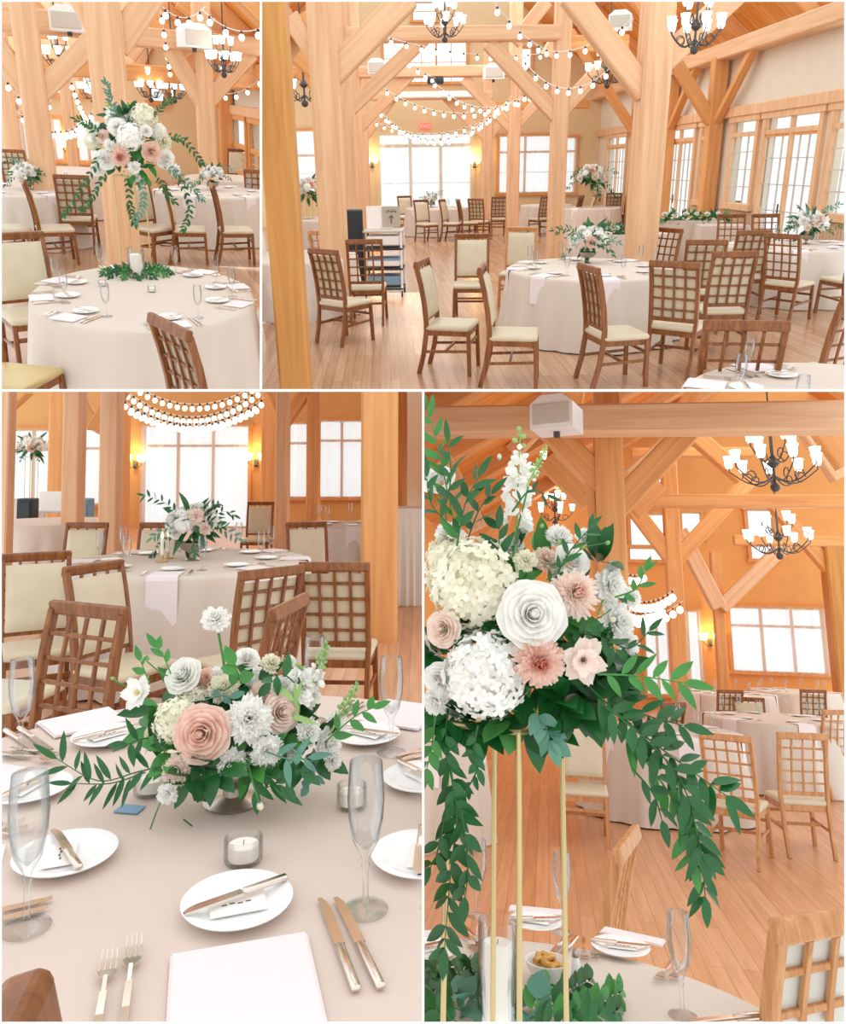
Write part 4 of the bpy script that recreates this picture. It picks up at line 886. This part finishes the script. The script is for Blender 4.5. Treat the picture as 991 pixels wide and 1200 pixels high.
for i,L in enumerate([[(140,150),(130,120),(124,98)],[(118,180),(100,215),(76,250)],[(125,200),(110,228),(98,244)],[(150,205),(152,240),(158,262)],[(190,190),(220,215),(236,232)],[(205,200),(222,240),(216,268)],[(195,160),(215,165),(236,190)],[(185,205),(196,228),(204,236)],[(165,205),(168,235),(160,258)],[(120,160),(102,145),(90,140)],[(180,140),(192,122),(200,118)]]):
    branch(t,[bp(r,b1,x,y,-.12-.03*(i%3)) for x,y in L],.055,.019,leafd if i%4 else leafb,i+3,.013)
g=thing(r,'table_greenery','wreath of green leaves around the candle on the foreground table, upper left picture','greenery',b1); rd=random.Random(9)
for i in range(14):
    a=i*.45; branch(g,[(.08*cos(a),.07*sin(a),.02),(.16*cos(a),.15*sin(a),.05),(.26*cos(a+.2),.22*sin(a+.2),.02)],.055,.022,leafd if i%3 else leafm_,i,.014)
hurricane(r,r.at(161,324,.764)+Vector((0,-.03,0)),'white pillar candle in a clear glass cylinder between the gold rods, upper left picture',.065,.24)
for k,(x,y) in enumerate([(178,342),(120,335)]): votive(r,r.at(x,y,.764),'%s small glass votive candle on the foreground table, upper left picture'%('right','left')[k])
low_bouquet(r,r.at(34,222,.764),'low white bouquet on the left background table, upper left picture',.2,['carn','rose_w','hyd'],8)
low_bouquet(r,r.at(250,223,.764),'low white bouquet on the right background table, upper left picture',.2,['carn','rose_w','hyd'],9)
# =====================================================================  LOWER LEFT ROOM
r=R3; YB=18.0
floor(r,-11,4,.4,YB,floorw)
bw=[pxrect(r,12,505,68,590,YB),pxrect(r,87,503,118,590,YB),pxrect(r,168,500,291,618,YB),pxrect(r,339,497,361,582,YB),pxrect(r,374,494,427,582,YB)]
put_wall(r,'wall_back',wallmesh(-12,4,0,6,bw),orangew,T(0,YB,0))
for i,h in enumerate(bw): window(r,'window_%d'%(50+i),*h,T(0,YB-.03,0),cols=3 if i==2 else (2 if i in(0,4) else 1),rows=1,cur=True,fw=.08,transom=h[3]-.45)
W3=T(r.atd(464,560,9).x,0,0)
m=MB(); m.box((r.atd(484,560,10).x+.2,12,1.6),(.3,4,8)); 
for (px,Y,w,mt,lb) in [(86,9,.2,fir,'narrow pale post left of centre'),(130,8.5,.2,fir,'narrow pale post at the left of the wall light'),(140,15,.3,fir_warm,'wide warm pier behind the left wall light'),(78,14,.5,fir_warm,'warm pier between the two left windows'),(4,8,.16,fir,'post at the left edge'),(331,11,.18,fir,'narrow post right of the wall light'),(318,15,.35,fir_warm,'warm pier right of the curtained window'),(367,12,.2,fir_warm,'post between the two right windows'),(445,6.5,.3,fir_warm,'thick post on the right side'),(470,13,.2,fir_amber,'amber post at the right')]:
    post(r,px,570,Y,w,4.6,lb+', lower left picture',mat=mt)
for k,(x0,y0,x1,y1,Y) in enumerate([(2,480,30,455,10),(95,470,112,500,11),(112,505,142,455,10),(330,500,360,455,12),(318,455,330,480,12)]):
    timber(r,'timber_brace',r.atd(x0,y0,Y),r.atd(x1,y1,Y),.2,.2,'%s diagonal brace at the top, lower left picture'%('far left','left','tall left','right','short right')[k],'beam',mat=fir_warm)
m=MB(); m.box((r.atd(489,560,15).x,15,2.5),(.9,.2,5)); put_wall(r,'wall_right',m,cream,T(0,0,0))
sconce(r,r.atd(158,541,YB-.1),'left glowing twin globe wall light, lower left picture',1.4); sconce(r,r.atd(300,539,YB-.1),'right glowing twin globe wall light, lower left picture',1.4)
for k,(a,b,n,sg) in enumerate([((143,468),(310,466),22,.36),((146,456),(306,454),22,.42),((150,476),(304,474),24,.3),((160,452),(300,450),16,.30)]):
    string_lights(r,[r.atd(*a,11+.3*k),r.atd(*b,11+.3*k)],n,'%s swag of glowing globe bulbs, lower left picture'%('second','third','lowest','topmost')[k],.04,sg)
C3=r.at(268,940,.76); C3.y=1.60; C3.x=-.42; table(r,C3,.76,'round table in the foreground, lower left picture',1,mat=cloth3,seed=31)
E1=r.at(222,660,.76); E1.y=5.6; E1.x=r.atd(222,660,5.6).x; table(r,E1,.85,'round table behind, lower left picture',1,seed=32)
E2=r.atd(410,640,9); table(r,E2,.6,'small far table right of the lattice chair, lower left picture',seed=33,under=False)
E3=r.atd(60,640,9.5); table(r,E3,.8,'far left table, lower left picture',seed=34,under=False)
E4=r.atd(468,625,8.2); boxcloth(r,E4,.5,.5,1.0,0,'tall white draped cocktail table at the right edge, lower left picture')
P='lower left picture'
for (px,Y,rz,kd,st,lb) in [(45,4.5,-150,'padded','dark','left padded chair of the table behind '+P),(150,4.1,-116,'padded','dark','second padded chair, left of the tall stem flower '+P),(288,4.2,44,'padded','dark','dark lattice chair left of centre behind the bouquet '+P),
 (400,4.5,-3,'padded','dark','lattice chair seen from behind at the right '+P),(268,3.1,80,'open','dark','near side-on chair just behind the bouquet '+P),(36,2.75,156,'open','dark','near open lattice chair at the back left of the table '+P),
 (86,6.9,180,'padded','dark','small tan chair far left of the table behind '+P),(172,6.9,175,'padded','dark','small tan chair at the back of the table behind '+P),(365,7.0,200,'padded','dark','far chair right of the background bouquet '+P),(300,11,180,'padded','dark','tiny far chair beneath the right wall light '+P),(8,3.6,-100,'padded','dark','chair cut off by the left edge '+P)]:
    p=r.atd(px,700,Y); k_=(kd,st)
    if k_ not in CH: CH[k_]=make_chair(lb,kd,chairwood2 if st=='oak' else chairwood,padm)
    CH[k_].put(r,(p.x,p.y,0),R_(rz),lb,M=Matrix.Scale(.86,4))
CH[('open','dark')].put(r,(-.55,.33,0),R_(100),'blurred chair corner at the bottom left edge '+P)
for (x,y,wh) in [(278,1065,'front'),(77,1009,'front left'),(492,1010,'front right'),(33,930,'left'),(126,868,'back left'),(429,866,'back right'),(494,918,'right')]:
    p=r.at(x,y,.764); setting(r,C3,p,.76,.764,wh,'foreground table, lower left picture',.3,seed=int(x),D=Vector((-.36,1.48,0)))
ring(r,E1,.85,.764,'table behind, lower left picture',-84,8,skip=('place_card','salad_fork','side_knife','butter_knife'))
ring(r,E2,.6,.764,'small far table, lower left picture',-80,5,skip=('place_card','salad_fork','dinner_fork','dinner_knife','side_knife','butter_knife'))
low_bouquet(r,Vector((E1.x+.02,E1.y,.764)),'soft white bouquet on the table behind, lower left picture',.22,['carn','carn_b','hyd','rose_w'],12)
for k,(x,Y) in enumerate([(190,5.5),(197,5.7)]):
    q=r.atd(x,640,Y); t=thing(r,'lit_candle','%s lit taper candle left of the background bouquet, lower left picture'%('front','rear')[k],'candle',(q.x,q.y,.764)); m=MB(); m.lathe([(.04,0),(.04,.01),(.012,.02),(.012,.05)],12); obj('holder',m,gold,t); m=MB(); m.tube([(0,0,.04),(0,0,.16)],.012); obj('wax',m,wax,t); m=MB(); m.lathe([(.001,.16),(.012,.18),(.001,.215)],8); obj('flame',m,warmb,t)
q=r.atd(37,545,15.5); q.z=.764; t=tall(r,q,'tall bouquet silhouetted against the left window, lower left picture',.85,.12); bouquet(t,(0,0,1.05),.3,WK,14,14,foliage=8); table(r,q,.7,'far table below the left window, lower left picture',seed=41,under=False)
for k,(x,y,Y,mt,w) in enumerate([(32,622,10.5,black,'black'),(98,618,10.5,blueg,'blue')]):
    q=r.atd(x,y,Y); t=thing(r,'loudspeaker','%s loudspeaker cabinet in the left background, lower left picture'%w,'speaker',(q.x,q.y,0)); m=MB(); m.rbox((0,0,.5),(.2,.22,1.0),.02); obj('cabinet',m,mt,t); m=MB(); m.rbox((0,-.12,.5),(.17,.02,.9),.005); obj('grille',m,mt,t)
q=r.atd(64,625,11); t=thing(r,'equipment_cart','white equipment cart between the two loudspeakers, lower left picture','cart',(q.x,q.y,0))
for z in(.2,.5,.8): m=MB(); m.rbox((0,0,z),(.55,.4,.04),.015); obj('shelf',m,whitem,t)
for sx in(-1,1):
    for sy in(-1,1): m=MB(); m.tube([(.26*sx,.18*sy,0),(.26*sx,.18*sy,.95)],.016); obj('post',m,greym,t)
m=MB(); m.box((0,0,.95),(.45,.03,.25)); obj('panel',m,card,t); m=MB(); m.rbox((0,0,.6),(.4,.3,.14),.02); obj('equipment_box',m,whitem,t)
votive(r,r.at(412,946,.764),'right glass votive candle on the foreground table, lower left picture'); votive(r,r.at(285,1010,.764),'ribbed glass votive candle below the bouquet, lower left picture',.033,.042); votive(r,r.at(176,930,.764),'glass votive candle half hidden at the left of the bouquet, lower left picture',.034,.042)
q=r.at(152,948,.765); m=MB(); m.box((0,0,0),(.05,.035,.0015)); solo(r,'blue_card',m,blueg,'tiny blue card lying left of the bouquet, lower left picture','card',q,R_(-10))
B3=r.at(272,940,.764); t=thing(r,'flower_arrangement','lush low bouquet with blush rose in a footed bowl, lower left picture','flowers',B3)
m=MB(); m.lathe([(.055,0),(.058,.004),(.05,.008),(.02,.016),(.018,.03),(.045,.045),(.075,.075),(.085,.1),(.08,.1),(.06,.07),(.001,.05)],32); obj('bowl',m,pewter,t,None,True)
cen=(-.01,.02,.15)
for i,(k,x,y,rp,dY) in enumerate([('rose_b',236,860,31,-.12),('hyd_c',205,845,27,-.06),('hyd_c',228,822,24,.02),('carn',292,842,31,-.08),('carn',312,880,22,-.08),('carn',272,896,20,-.09),('carn_c',262,806,20,0),('carn',255,792,14,.04),('rose_w',290,770,14,.05),('carn_c',318,777,14,.05),('carn',252,725,19,.02),('rose_w',213,790,21,0),('lisi',162,812,19,-.02),('rose_b',238,797,17,.03),('carn_b',206,903,19,-.11),('carn',196,930,14,-.13),('rose_p',330,835,22,-.03),('carn',352,800,16,.02),('carn',384,872,20,0),('carn',362,858,18,-.03),('carn',330,805,16,.03),('rose_p',312,818,20,.02),('carn',366,815,13,.03),('carn_c',180,862,15,0),('carn',390,892,13,.0),('carn',345,885,12,-.03),('bud_w',305,945,9,-.13),('bud',172,771,4.5,0),('bud',132,795,4.5,0),('bud_w',415,808,6,.05),('carn',340,775,9,.06),('hyd',300,795,16,.08)]):
    fpx(t,r,B3,k,x,y,rp,dY,cen,i,1.1)
q=lambda x,y,d=0:bp(r,B3,x,y,d)
m=MB(); m.tube([q(265,812,.02),q(262,775,.02),q(256,742,.03)],.0028,6); obj('stem',m,leafm_,t,None,True)
m=MB(); m.tube([q(225,800),q(190,790),q(172,775)],.0015,5); obj('stem',m,leafm_,t,None,True)
m=MB(); m.tube([q(175,812),q(150,806),q(134,797)],.0015,5); obj('stem',m,leafm_,t,None,True)
m=MB(); m.tube([q(290,895,-.1),q(297,920,-.12),q(304,942,-.13)],.0018,5); obj('stem',m,leafm_,t,None,True)
m=MB(); m.tube([q(190,935,-.12),q(182,955,-.12),q(176,972,-.12)],.0015,5); obj('stem',m,leafm_,t,None,True)
spike(t,q(362,812,.03),q(384,752,.04),.02,3,open_=.35); spike(t,q(385,862,0),q(420,800,.02),.02,4,open_=.25); spike(t,q(350,835,0),q(352,780,.02),.028,5,open_=.75)
for i,(L,Lf,w,mt) in enumerate([([(200,895),(160,905),(115,915),(68,890)],.06,.012,leafd),([(195,880),(175,865),(150,872)],.055,.014,leafd),([(170,905),(130,918),(85,918)],.05,.01,leafd),([(215,960),(232,975),(240,992)],.06,.018,leafd),([(290,890),(300,925),(322,918)],.065,.018,leafd),([(300,905),(335,915),(352,905)],.055,.017,leafd),([(340,875),(368,905),(362,920)],.028,.016,leafb),([(345,800),(330,790),(318,800)],.045,.02,leafd),([(380,870),(415,840),(436,830)],.04,.015,leafm_),([(330,845),(350,830),(345,822)],.06,.012,leafp),([(262,810),(280,795),(275,780)],.045,.025,leafm_),([(240,820),(262,815),(276,822)],.03,.017,leafb),([(200,790),(192,770),(185,760)],.04,.014,leafm_),([(175,800),(168,783),(165,775)],.035,.014,leafm_),([(310,880),(340,890),(360,888)],.05,.014,leafb)]):
    branch(t,[q(x,y,-.1 if y>870 else -.03) for x,y in L],Lf,w,mt,i+50,.018,r=.0014)
for i,(x,y,d) in enumerate([(210,880,-.08),(225,905,-.12),(250,900,-.12),(275,870,-.06),(240,830,0),(285,810,.02),(325,870,-.04),(350,880,-.02),(190,830,0),(215,815,.02),(300,800,.03),(335,850,0),(300,890,-.08),(365,880,0),(272,830,0),(185,850,0),(340,820,.04)]):
    leafcluster(t,q(x,y,d+.03),9,.07,.036,leafd if i%3 else leafm_,i,.02,(0,-.3,0))
# =====================================================================  LOWER RIGHT ROOM
r=R4; YB=21.0
floor(r,-4,14,.6,YB,floorw)
bw=[pxrect(r,857,714,965,787,YB),pxrect(r,793,717,820,813,YB),pxrect(r,757,719,783,813,YB),pxrect(r,739,603,781,639,YB),pxrect(r,738,643,781,656,YB),pxrect(r,799,601,821,630,YB),pxrect(r,876,598,905,634,YB),pxrect(r,880,640,905,655,YB),pxrect(r,763,552,775,566,YB)]
put_wall(r,'wall_back',wallmesh(-4,15,0,8.5,bw),orangew4,T(0,YB,0))
for i,h in enumerate(bw): window(r,'window_%d'%(60+i),*h,T(0,YB-.03,0),cols=3 if i==0 else (2 if i in(1,2) else 1),rows=1,cur=i<3,fw=.09,transom=(h[3]-.42) if i==0 else None)
roof(r,(13,3.2),(6,9),4,YB,roofb2,.3,fir_warm,step=2.5); roof(r,(-2.5,4.0),(6,9),4,YB,roofb2,.3,fir_warm,step=2.5)
post(r,716,640,9.5,.34,7,'thick warm-toned post rising through the middle, lower right picture',[(731,585,810,500,0,.3),(700,560,640,500,0,.3),(700,690,690,560,0,.1)],fir_warm)
beam(r,490,512,996,472,8.8,.34,.3,'broad beam crossing the top, lower right picture')
post(r,790,680,16,.3,6,'slimmer post right of the thick post, lower right picture',[(783,650,745,600,0,.3),(797,650,880,560,0,.3)],fir_warm)
beam(r,735,590,996,585,14,.22,.22,'middle tie beam beneath the upper chandelier, lower right picture',mat=fir_warm)
beam(r,740,536,880,525,17,.2,.2,'thin upper beam behind the broad beam, lower right picture',mat=fir_warm)
beam(r,860,640,996,628,17,.2,.2,'short lower beam behind the lower chandelier, lower right picture',mat=fir_warm)
post(r,842,720,18.5,.22,3.6,'narrow far post beside the wall light, lower right picture',mat=fir_warm)
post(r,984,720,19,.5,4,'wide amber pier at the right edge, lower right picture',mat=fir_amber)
for k,(x0,y0,x1,y1,Y) in enumerate([(497,530,560,468,12),(560,470,620,520,13),(520,540,560,620,12),(640,540,690,590,12),(600,530,660,470,14),(790,490,870,560,15),(930,480,985,560,13),(960,500,992,545,12),(844,712,930,628,18.3),(905,590,992,690,19),(740,560,800,505,13),(742,600,775,570,14),(796,622,842,712,17),(570,650,610,560,14),(662,470,640,455,12)]):
    timber(r,'timber_brace',r.atd(x0,y0,Y),r.atd(x1,y1,Y),.3,.26,'%s diagonal roof brace, lower right picture'%('top left','second top left','left','left of the thick post','behind the speaker','upper right centre','upper right','far right','low right rising','low right falling','beside the thick post','short central','low central','behind the stock flower','tiny top')[k],'beam',mat=fir_warm if k%2 else fir)
speakerbox(r,r.atd(652,487,8.0),R_(-18),'large white speaker mounted on the broad beam, lower right picture',.46,.4,.36)
for k,(x,y,Y,w,R0,n_) in enumerate([(906,548,11,'large upper',.52,9),(912,634,15,'lower',.5,8),(606,494,13,'partly hidden upper left',.4,6),(650,600,20,'far left',.4,5),(600,540,16,'left, behind the stock flower,',.6,6)]):
    chandelier(r,r.atd(x,y,Y),'%s chandelier with lit shades, lower right picture'%w,R0,n_,4,2.2,1.1)
sconce(r,r.atd(832,750,YB-.1),'glowing wall light left of the wide window, lower right picture',1.4)
for k,(a,b,n,sg) in enumerate([((735,700),(790,690),10,.12),((728,712),(778,708),9,.1),((736,672),(756,668),4,.05),((735,722),(800,704),8,.12)]):
    string_lights(r,[r.atd(*a,13+k*.5),r.atd(*b,13+k*.5)],n,'%s swag of warm globe bulbs right of the bouquet, lower right picture'%('upper','middle','topmost short','lowest')[k],.06,sg)
C4=Vector((-.07,1.92,0)); table(r,C4,.74,'round table in the foreground, lower right picture',1,seed=51,folds=20)
G1=r.atd(905,830,10.5); G2=r.atd(775,850,8.6); G3=r.atd(850,800,15); G4=r.atd(930,805,16.5); G5=r.atd(500,850,7)
for k,(g_,rr,w) in enumerate([(G1,.8,'right background table'),(G2,.75,'table behind the trailing leaves'),(G3,.8,'far background table'),(G4,.8,'farthest right table'),(G5,.5,'table behind the gold stand')]):
    table(r,g_,rr,w+', lower right picture',seed=60+k,under=False)
    ring(r,g_,rr,.764,w+', lower right picture',-80,6,skip=('place_card','salad_fork','dinner_fork','dinner_knife','side_knife','butter_knife'))
P='lower right picture'
for (px,Y,rz,kd,st,lb) in [(858,7.0,-25,'open','oak','open lattice chair right of the trailing leaves '+P),(925,7.4,4,'open','oak','open lattice chair seen from behind at the right '+P),(682,7.2,178,'padded','oak','chair facing the camera behind the gold rods '+P),(652,3.3,75,'open','oak','side-on chair just behind the foreground table '+P),
 (965,10,20,'open','oak','farther chair near the right edge '+P),(850,13,10,'padded','dark','dark far chair under the wide window '+P),(770,10,40,'padded','dark','far chair behind the hanging leaves '+P),(950,14,0,'padded','dark','far small chair below the wide window '+P),(880,11,170,'padded','dark','chair between the background tables '+P)]:
    p=r.atd(px,850,Y); CH[(kd,st)].put(r,(p.x,p.y,0),R_(rz),lb,M=Matrix.Scale(.88,4))
lb='near lattice chair with pale padding at the right edge '+P; CH[('padded','pale')]=make_chair(lb,'padded',chairwood2,padg); CH[('padded','pale')].put(r,(.56,2.56,0),R_(33),lb,M=Matrix.Scale(.94,4))
for (x,y,wh) in [(727,1115,'right'),(628,1085,'back'),(500,1118,'left'),(838,1240,'front right')]:
    setting(r,C4,r.at(x,y,.764),.74,.764,wh,'foreground table, lower right picture',.0,seed=int(x),skip=('napkin','dinner_fork','salad_fork') if y>1200 else ())
B4=Vector((r.atd(592,1100,1.72).x,1.72,.764)); H4=r.atd(592,850,1.72).z-.764
t=tall(r,B4,'towering bouquet of hydrangeas and roses on gold rods in the foreground, lower right picture',H4,.12,15,rod=.0055)
cen=(0,0,H4+.2)
for i,(k,x,y,rp,dY) in enumerate([('hyd_c',552,682,56,-.1),('hyd_c',530,655,36,0),('hyd',568,792,50,-.14),('hyd',540,815,30,-.02),('rose_w',624,720,37,-.2),('mum_b',673,696,30,-.13),('mum_p',632,775,31,-.18),('rose_p',518,737,20,-.14),('rose_w',514,798,19,-.12),('carn',510,822,18,-.1),('lisi_b',682,773,25,-.14),('carn',655,630,20,.02),('rose_w',672,655,20,-.04),('carn',686,630,14,.02),('carn',716,686,22,-.02),('carn_c',616,656,15,-.1),('carn',724,728,25,0),('carn',716,782,18,0),('rose_w',512,560,20,-.02),('carn_b',640,655,18,-.02),('carn',598,640,18,0),('mum_w',700,745,20,-.03),('carn',525,625,20,0),('rose_p',508,752,14,-.05),('carn',735,755,18,.03),('rose_w',660,678,16,.0),('bud_w',585,535,6,-.02),('bud',682,641,6,-.1),('bud',712,636,5,-.05),('bud',716,760,6,-.1),('bud_w',718,726,7,-.1),('bud',635,616,5,-.1),('bud',655,635,5,-.12),('carn',740,700,14,.05)]):
    fpx(t,r,B4,k,x,y,rp,dY,cen,i,1.1)
q=lambda x,y,d=0:bp(r,B4,x,y,d)
spike(t,q(603,648,-.03),q(610,500,-.02),.034,11,open_=.68); spike(t,q(617,570,-.06),q(641,522,-.06),.014,12,open_=.1); spike(t,q(700,720,0),q(722,660,0),.025,13,open_=.8); spike(t,q(690,800,0),q(738,795,0),.02,14,open_=.4)
m=MB(); m.tube([q(600,660,-.05),q(606,620,-.05),q(619,570,-.06)],.0022,6); obj('stem',m,leafm_,t,None,True)
m=MB(); m.tube([q(660,650),q(690,640,-.03),q(712,636,-.05)],.0014,5); obj('stem',m,leafm_,t,None,True)
m=MB(); m.tube([q(640,680,-.1),q(660,662,-.11),q(681,643,-.1)],.0014,5); obj('stem',m,leafm_,t,None,True)
m=MB(); m.tube([q(690,730,-.08),q(705,722,-.1),q(716,714,-.1)],.0014,5); obj('stem',m,leafm_,t,None,True)
m=MB(); m.tube([q(525,650),q(522,600),q(512,572)],.0022,6); obj('stem',m,leafm_,t,None,True)
for i,(L,Lf,w,st) in enumerate([([(540,650),(525,580),(512,520),(500,480)],.06,.017,.022),([(535,640),(545,590),(560,560)],.06,.017,.02),([(530,620),(505,590),(500,560)],.055,.017,.02),([(545,640),(560,600),(575,580)],.055,.016,.022),([(520,600),(528,560),(525,520)],.06,.014,.022),
  ([(700,790),(745,792),(800,800)],.06,.02,.016),([(700,800),(750,835),(800,850)],.06,.02,.015),([(690,805),(740,850),(785,885),(850,932)],.062,.02,.014),([(700,820),(760,870),(800,920),(822,1000)],.06,.02,.015),([(780,890),(812,960),(822,1010),(826,1050)],.055,.018,.014),([(720,850),(770,910),(800,960),(812,1010)],.055,.018,.017),([(740,900),(765,930),(775,960)],.05,.017,.02),
  ([(525,830),(522,880),(530,920),(528,960)],.06,.02,.014),([(528,900),(535,960),(528,1020),(521,1110)],.058,.02,.014),([(540,950),(548,1010),(545,1050)],.05,.02,.018),([(510,840),(505,880),(500,900)],.055,.02,.016),([(520,960),(512,1000),(505,1015)],.055,.02,.02),([(560,850),(555,880),(560,900)],.035,.014,.014),([(560,900),(550,920),(535,935)],.03,.012,.014),
  ([(640,700),(665,650),(690,620)],.04,.012,.018),([(720,700),(745,690),(755,670)],.035,.012,.016),([(700,740),(735,760),(760,740)],.04,.012,.016),([(660,740),(700,745),(720,760)],.045,.014,.014),([(600,600),(620,575),(640,580)],.035,.01,.02),([(590,690),(585,650),(585,620)],.055,.018,.02)]):
    branch(t,[q(x,y,-.08-.03*(i%3)) for x,y in L],Lf,w,leafd if i%5 else leafm_,i+80,st,r=.0017)
for i,(x,y,d) in enumerate([(600,835,-.1),(625,840,-.1),(655,820,-.12),(690,815,-.1),(575,700,-.02),(590,740,-.08),(605,745,-.1),(640,740,-.08),(660,720,-.06),(560,735,-.04),(520,770,-.06),(505,770,-.02),(600,690,-.08),(610,800,-.1),(660,800,-.1),(700,790,-.06),(540,745,-.04),(530,840,-.06),(560,845,-.08),(700,660,0),(640,660,0),(690,760,-.06),(720,800,-.02),(590,660,0),(600,770,-.1)]):
    leafcluster(t,q(x,y,d+.03),9,.085,.055 if y>790 else .04,leafd if i%4 else leafm_,i+7,.02,(0,-.4,-.3 if y>800 else 0))
branch(t,[q(625,830,-.12),q(638,850,-.13),q(645,868,-.13)],.05,.026,[leafb,leafm_],200,.008,label='grey-green variegated sprig')
g=thing(r,'table_greenery','green leaves lying around the base of the gold stand, lower right picture','greenery',B4)
for i,(L) in enumerate([[(660,1190),(700,1175),(725,1165)],[(640,1185),(670,1160),(690,1150)],[(560,1180),(540,1150),(530,1130)],[(550,1190),(515,1170),(500,1150)],[(620,1190),(630,1165),(640,1155)],[(650,1200),(700,1190),(722,1185)],[(540,1200),(510,1185),(498,1190)],[(570,1180),(560,1150),(550,1125)],[(640,1205),(665,1190),(690,1180)],[(530,1170),(520,1150),(505,1130)],[(620,1205),(650,1200),(680,1200)]]):
    branch(g,[r.at(x,y,.79+.02*(k%2))-B4 for k,(x,y) in enumerate(L)],.055,.024,leafd if i%4 else leafm_,i+120,.012)
leafcluster(g,r.at(625,1180,.8)-B4,8,.07,.06,leafb,3,.03); leafcluster(g,r.at(545,1175,.8)-B4,8,.06,.05,leafb,4,.03)
pc4=r.at(582,1205,.764); hurricane(r,pc4,'large white pillar candle in a clear glass cylinder, lower right picture',.046,(r.atd(582,1077,pc4.y).z-.764))
q_=r.at(641,1150,.764); t=thing(r,'snack_bowl','white bowl of golden wrapped sweets behind the gold rods, lower right picture','bowl',q_); m=MB(); m.lathe([(.03,0),(.035,.006),(.052,.03),(.058,.05),(.055,.05),(.045,.025),(.001,.012)],28); obj('bowl',m,china,t,None,True)
sw=plain('golden_wrapper',lin(206,158,82),.35,.3); m0=MB(); m0.rbox((0,0,0),(.03,.018,.014),.006); sm_=mesh(m0,sw,True,'wrapped_sweet'); rd=random.Random(3)
for k in range(16): a=k*2.4; rr=.033*math.sqrt(k/16); o=obj('wrapped_sweet',sm_,None,None); o.matrix_world=r.M@T(q_+Vector((rr*cos(a),rr*sin(a),.042+.012*(k%3==0))))@Matrix.Rotation(rd.uniform(0,3),4,'Z')@Matrix.Rotation(rd.uniform(-.6,.6),4,'X'); tag(o,'golden wrapped sweet in the white bowl, lower right picture','sweet','wrapped sweets in the bowl'); o['_r']='P4'
q_=r.at(675,1160,.764); t=thing(r,'salt_shaker','slim white shaker with a metal cap right of the sweets bowl, lower right picture','shaker',q_); m=MB(); m.lathe([(.018,0),(.018,.01),(.012,.05),(.009,.075)],18); obj('body',m,china,t,None,True); m=MB(); m.lathe([(.0095,.075),(.0095,.087),(.006,.094),(.001,.095)],14); obj('cap',m,pewter,t,None,True)
# ===================================================================== added overhead fill lamps, no such fixtures in the rooms
area(R2,'added_fill',1.4,9,6.5,5,8,60); area(R2,'added_fill',2.5,20,6.0,6,8,220)
area(R1,'added_fill',-1,20,6.5,6,8,180)
area(R3,'warm_fill',-3,13,4.2,6,5,90,(1,.85,.7))
area(R4,'warm_fill',5,14,6,6,6,170,(1,.85,.68))
# ===================================================================== each picture ends at its own edge: trim what runs past it
bpy.context.view_layer.update()
ROOMS={x.key:x for x in (R1,R2,R3,R4)}
def key_of(o):
    while o.parent: o=o.parent
    return o.get('_r')
def planes(room):
    x0,y0,x1,y1=room.box; c=[ray(x0,y0),ray(x1,y0),ray(x1,y1),ray(x0,y1)]
    ctr=ray((x0+x1)/2,(y0+y1)/2); out=[]
    for a,b in zip(c,c[1:]+c[:1]):
        n=a.cross(b).normalized()
        if n.dot(ctr)<0: n=-n
        out.append(n)
    return out
PL={k:planes(v) for k,v in ROOMS.items()}
dead=[]
bpy.context.view_layer.update()
for o in [x for x in bpy.data.objects if x.type=='MESH']:
    k=key_of(o)
    if not k: continue
    M=o.matrix_world; cs_=[M@Vector(c) for c in o.bound_box]; hit=[]; out=False
    for n in PL[k]:
        d=[n.dot(c) for c in cs_]
        if max(d)<=0: out=True; break
        if min(d)<0: hit.append(n)
    if out: dead.append(o); continue
    if not hit: continue
    bm=bmesh.new(); bm.from_mesh(o.data); Mi=M.inverted(); o3=Mi@Vector((0,0,0)); N3=M.to_3x3().transposed(); closed=all(e.is_manifold for e in bm.edges); cut=False
    for n in hit:
        ln=(N3@n).normalized()
        if all(ln.dot(v.co-o3)>=0 for v in bm.verts): continue
        cut=True
        g=bmesh.ops.bisect_plane(bm,geom=bm.verts[:]+bm.edges[:]+bm.faces[:],plane_co=o3,plane_no=ln,clear_inner=True)
        if closed:
            es=[e for e in g['geom_cut'] if isinstance(e,bmesh.types.BMEdge) and e.is_valid]
            try: bmesh.ops.triangle_fill(bm,edges=es,use_beauty=False)
            except Exception: pass
    if not cut: bm.free(); continue
    if len(bm.faces)==0: dead.append(o); bm.free(); continue
    me=o.data.copy(); bm.to_mesh(me); bm.free(); o.data=me
for o in bpy.data.objects:
    if 'label' in o: o['label']=o['label'].replace(' , ',', ').replace(',,',',')
def descend(o): 
    for c in o.children: yield from descend(c)
    yield o
ds=set(x.name for x in dead)
for nme in list(ds):
    o=bpy.data.objects.get(nme)
    if o is None: continue
    if not o.children: bpy.data.objects.remove(o)
    elif o.data: # keep as an empty only when its own children stay in view
        live=[c for c in descend(o) if c is not o and c.name not in ds]
        if not live:
            for c in list(descend(o)): bpy.data.objects.remove(c)
for o in [x for x in bpy.data.objects if x.type=='EMPTY']:
    kids=[c for c in descend(o) if c.type=='MESH']
    if not kids:
        for c in list(descend(o)): bpy.data.objects.remove(c)
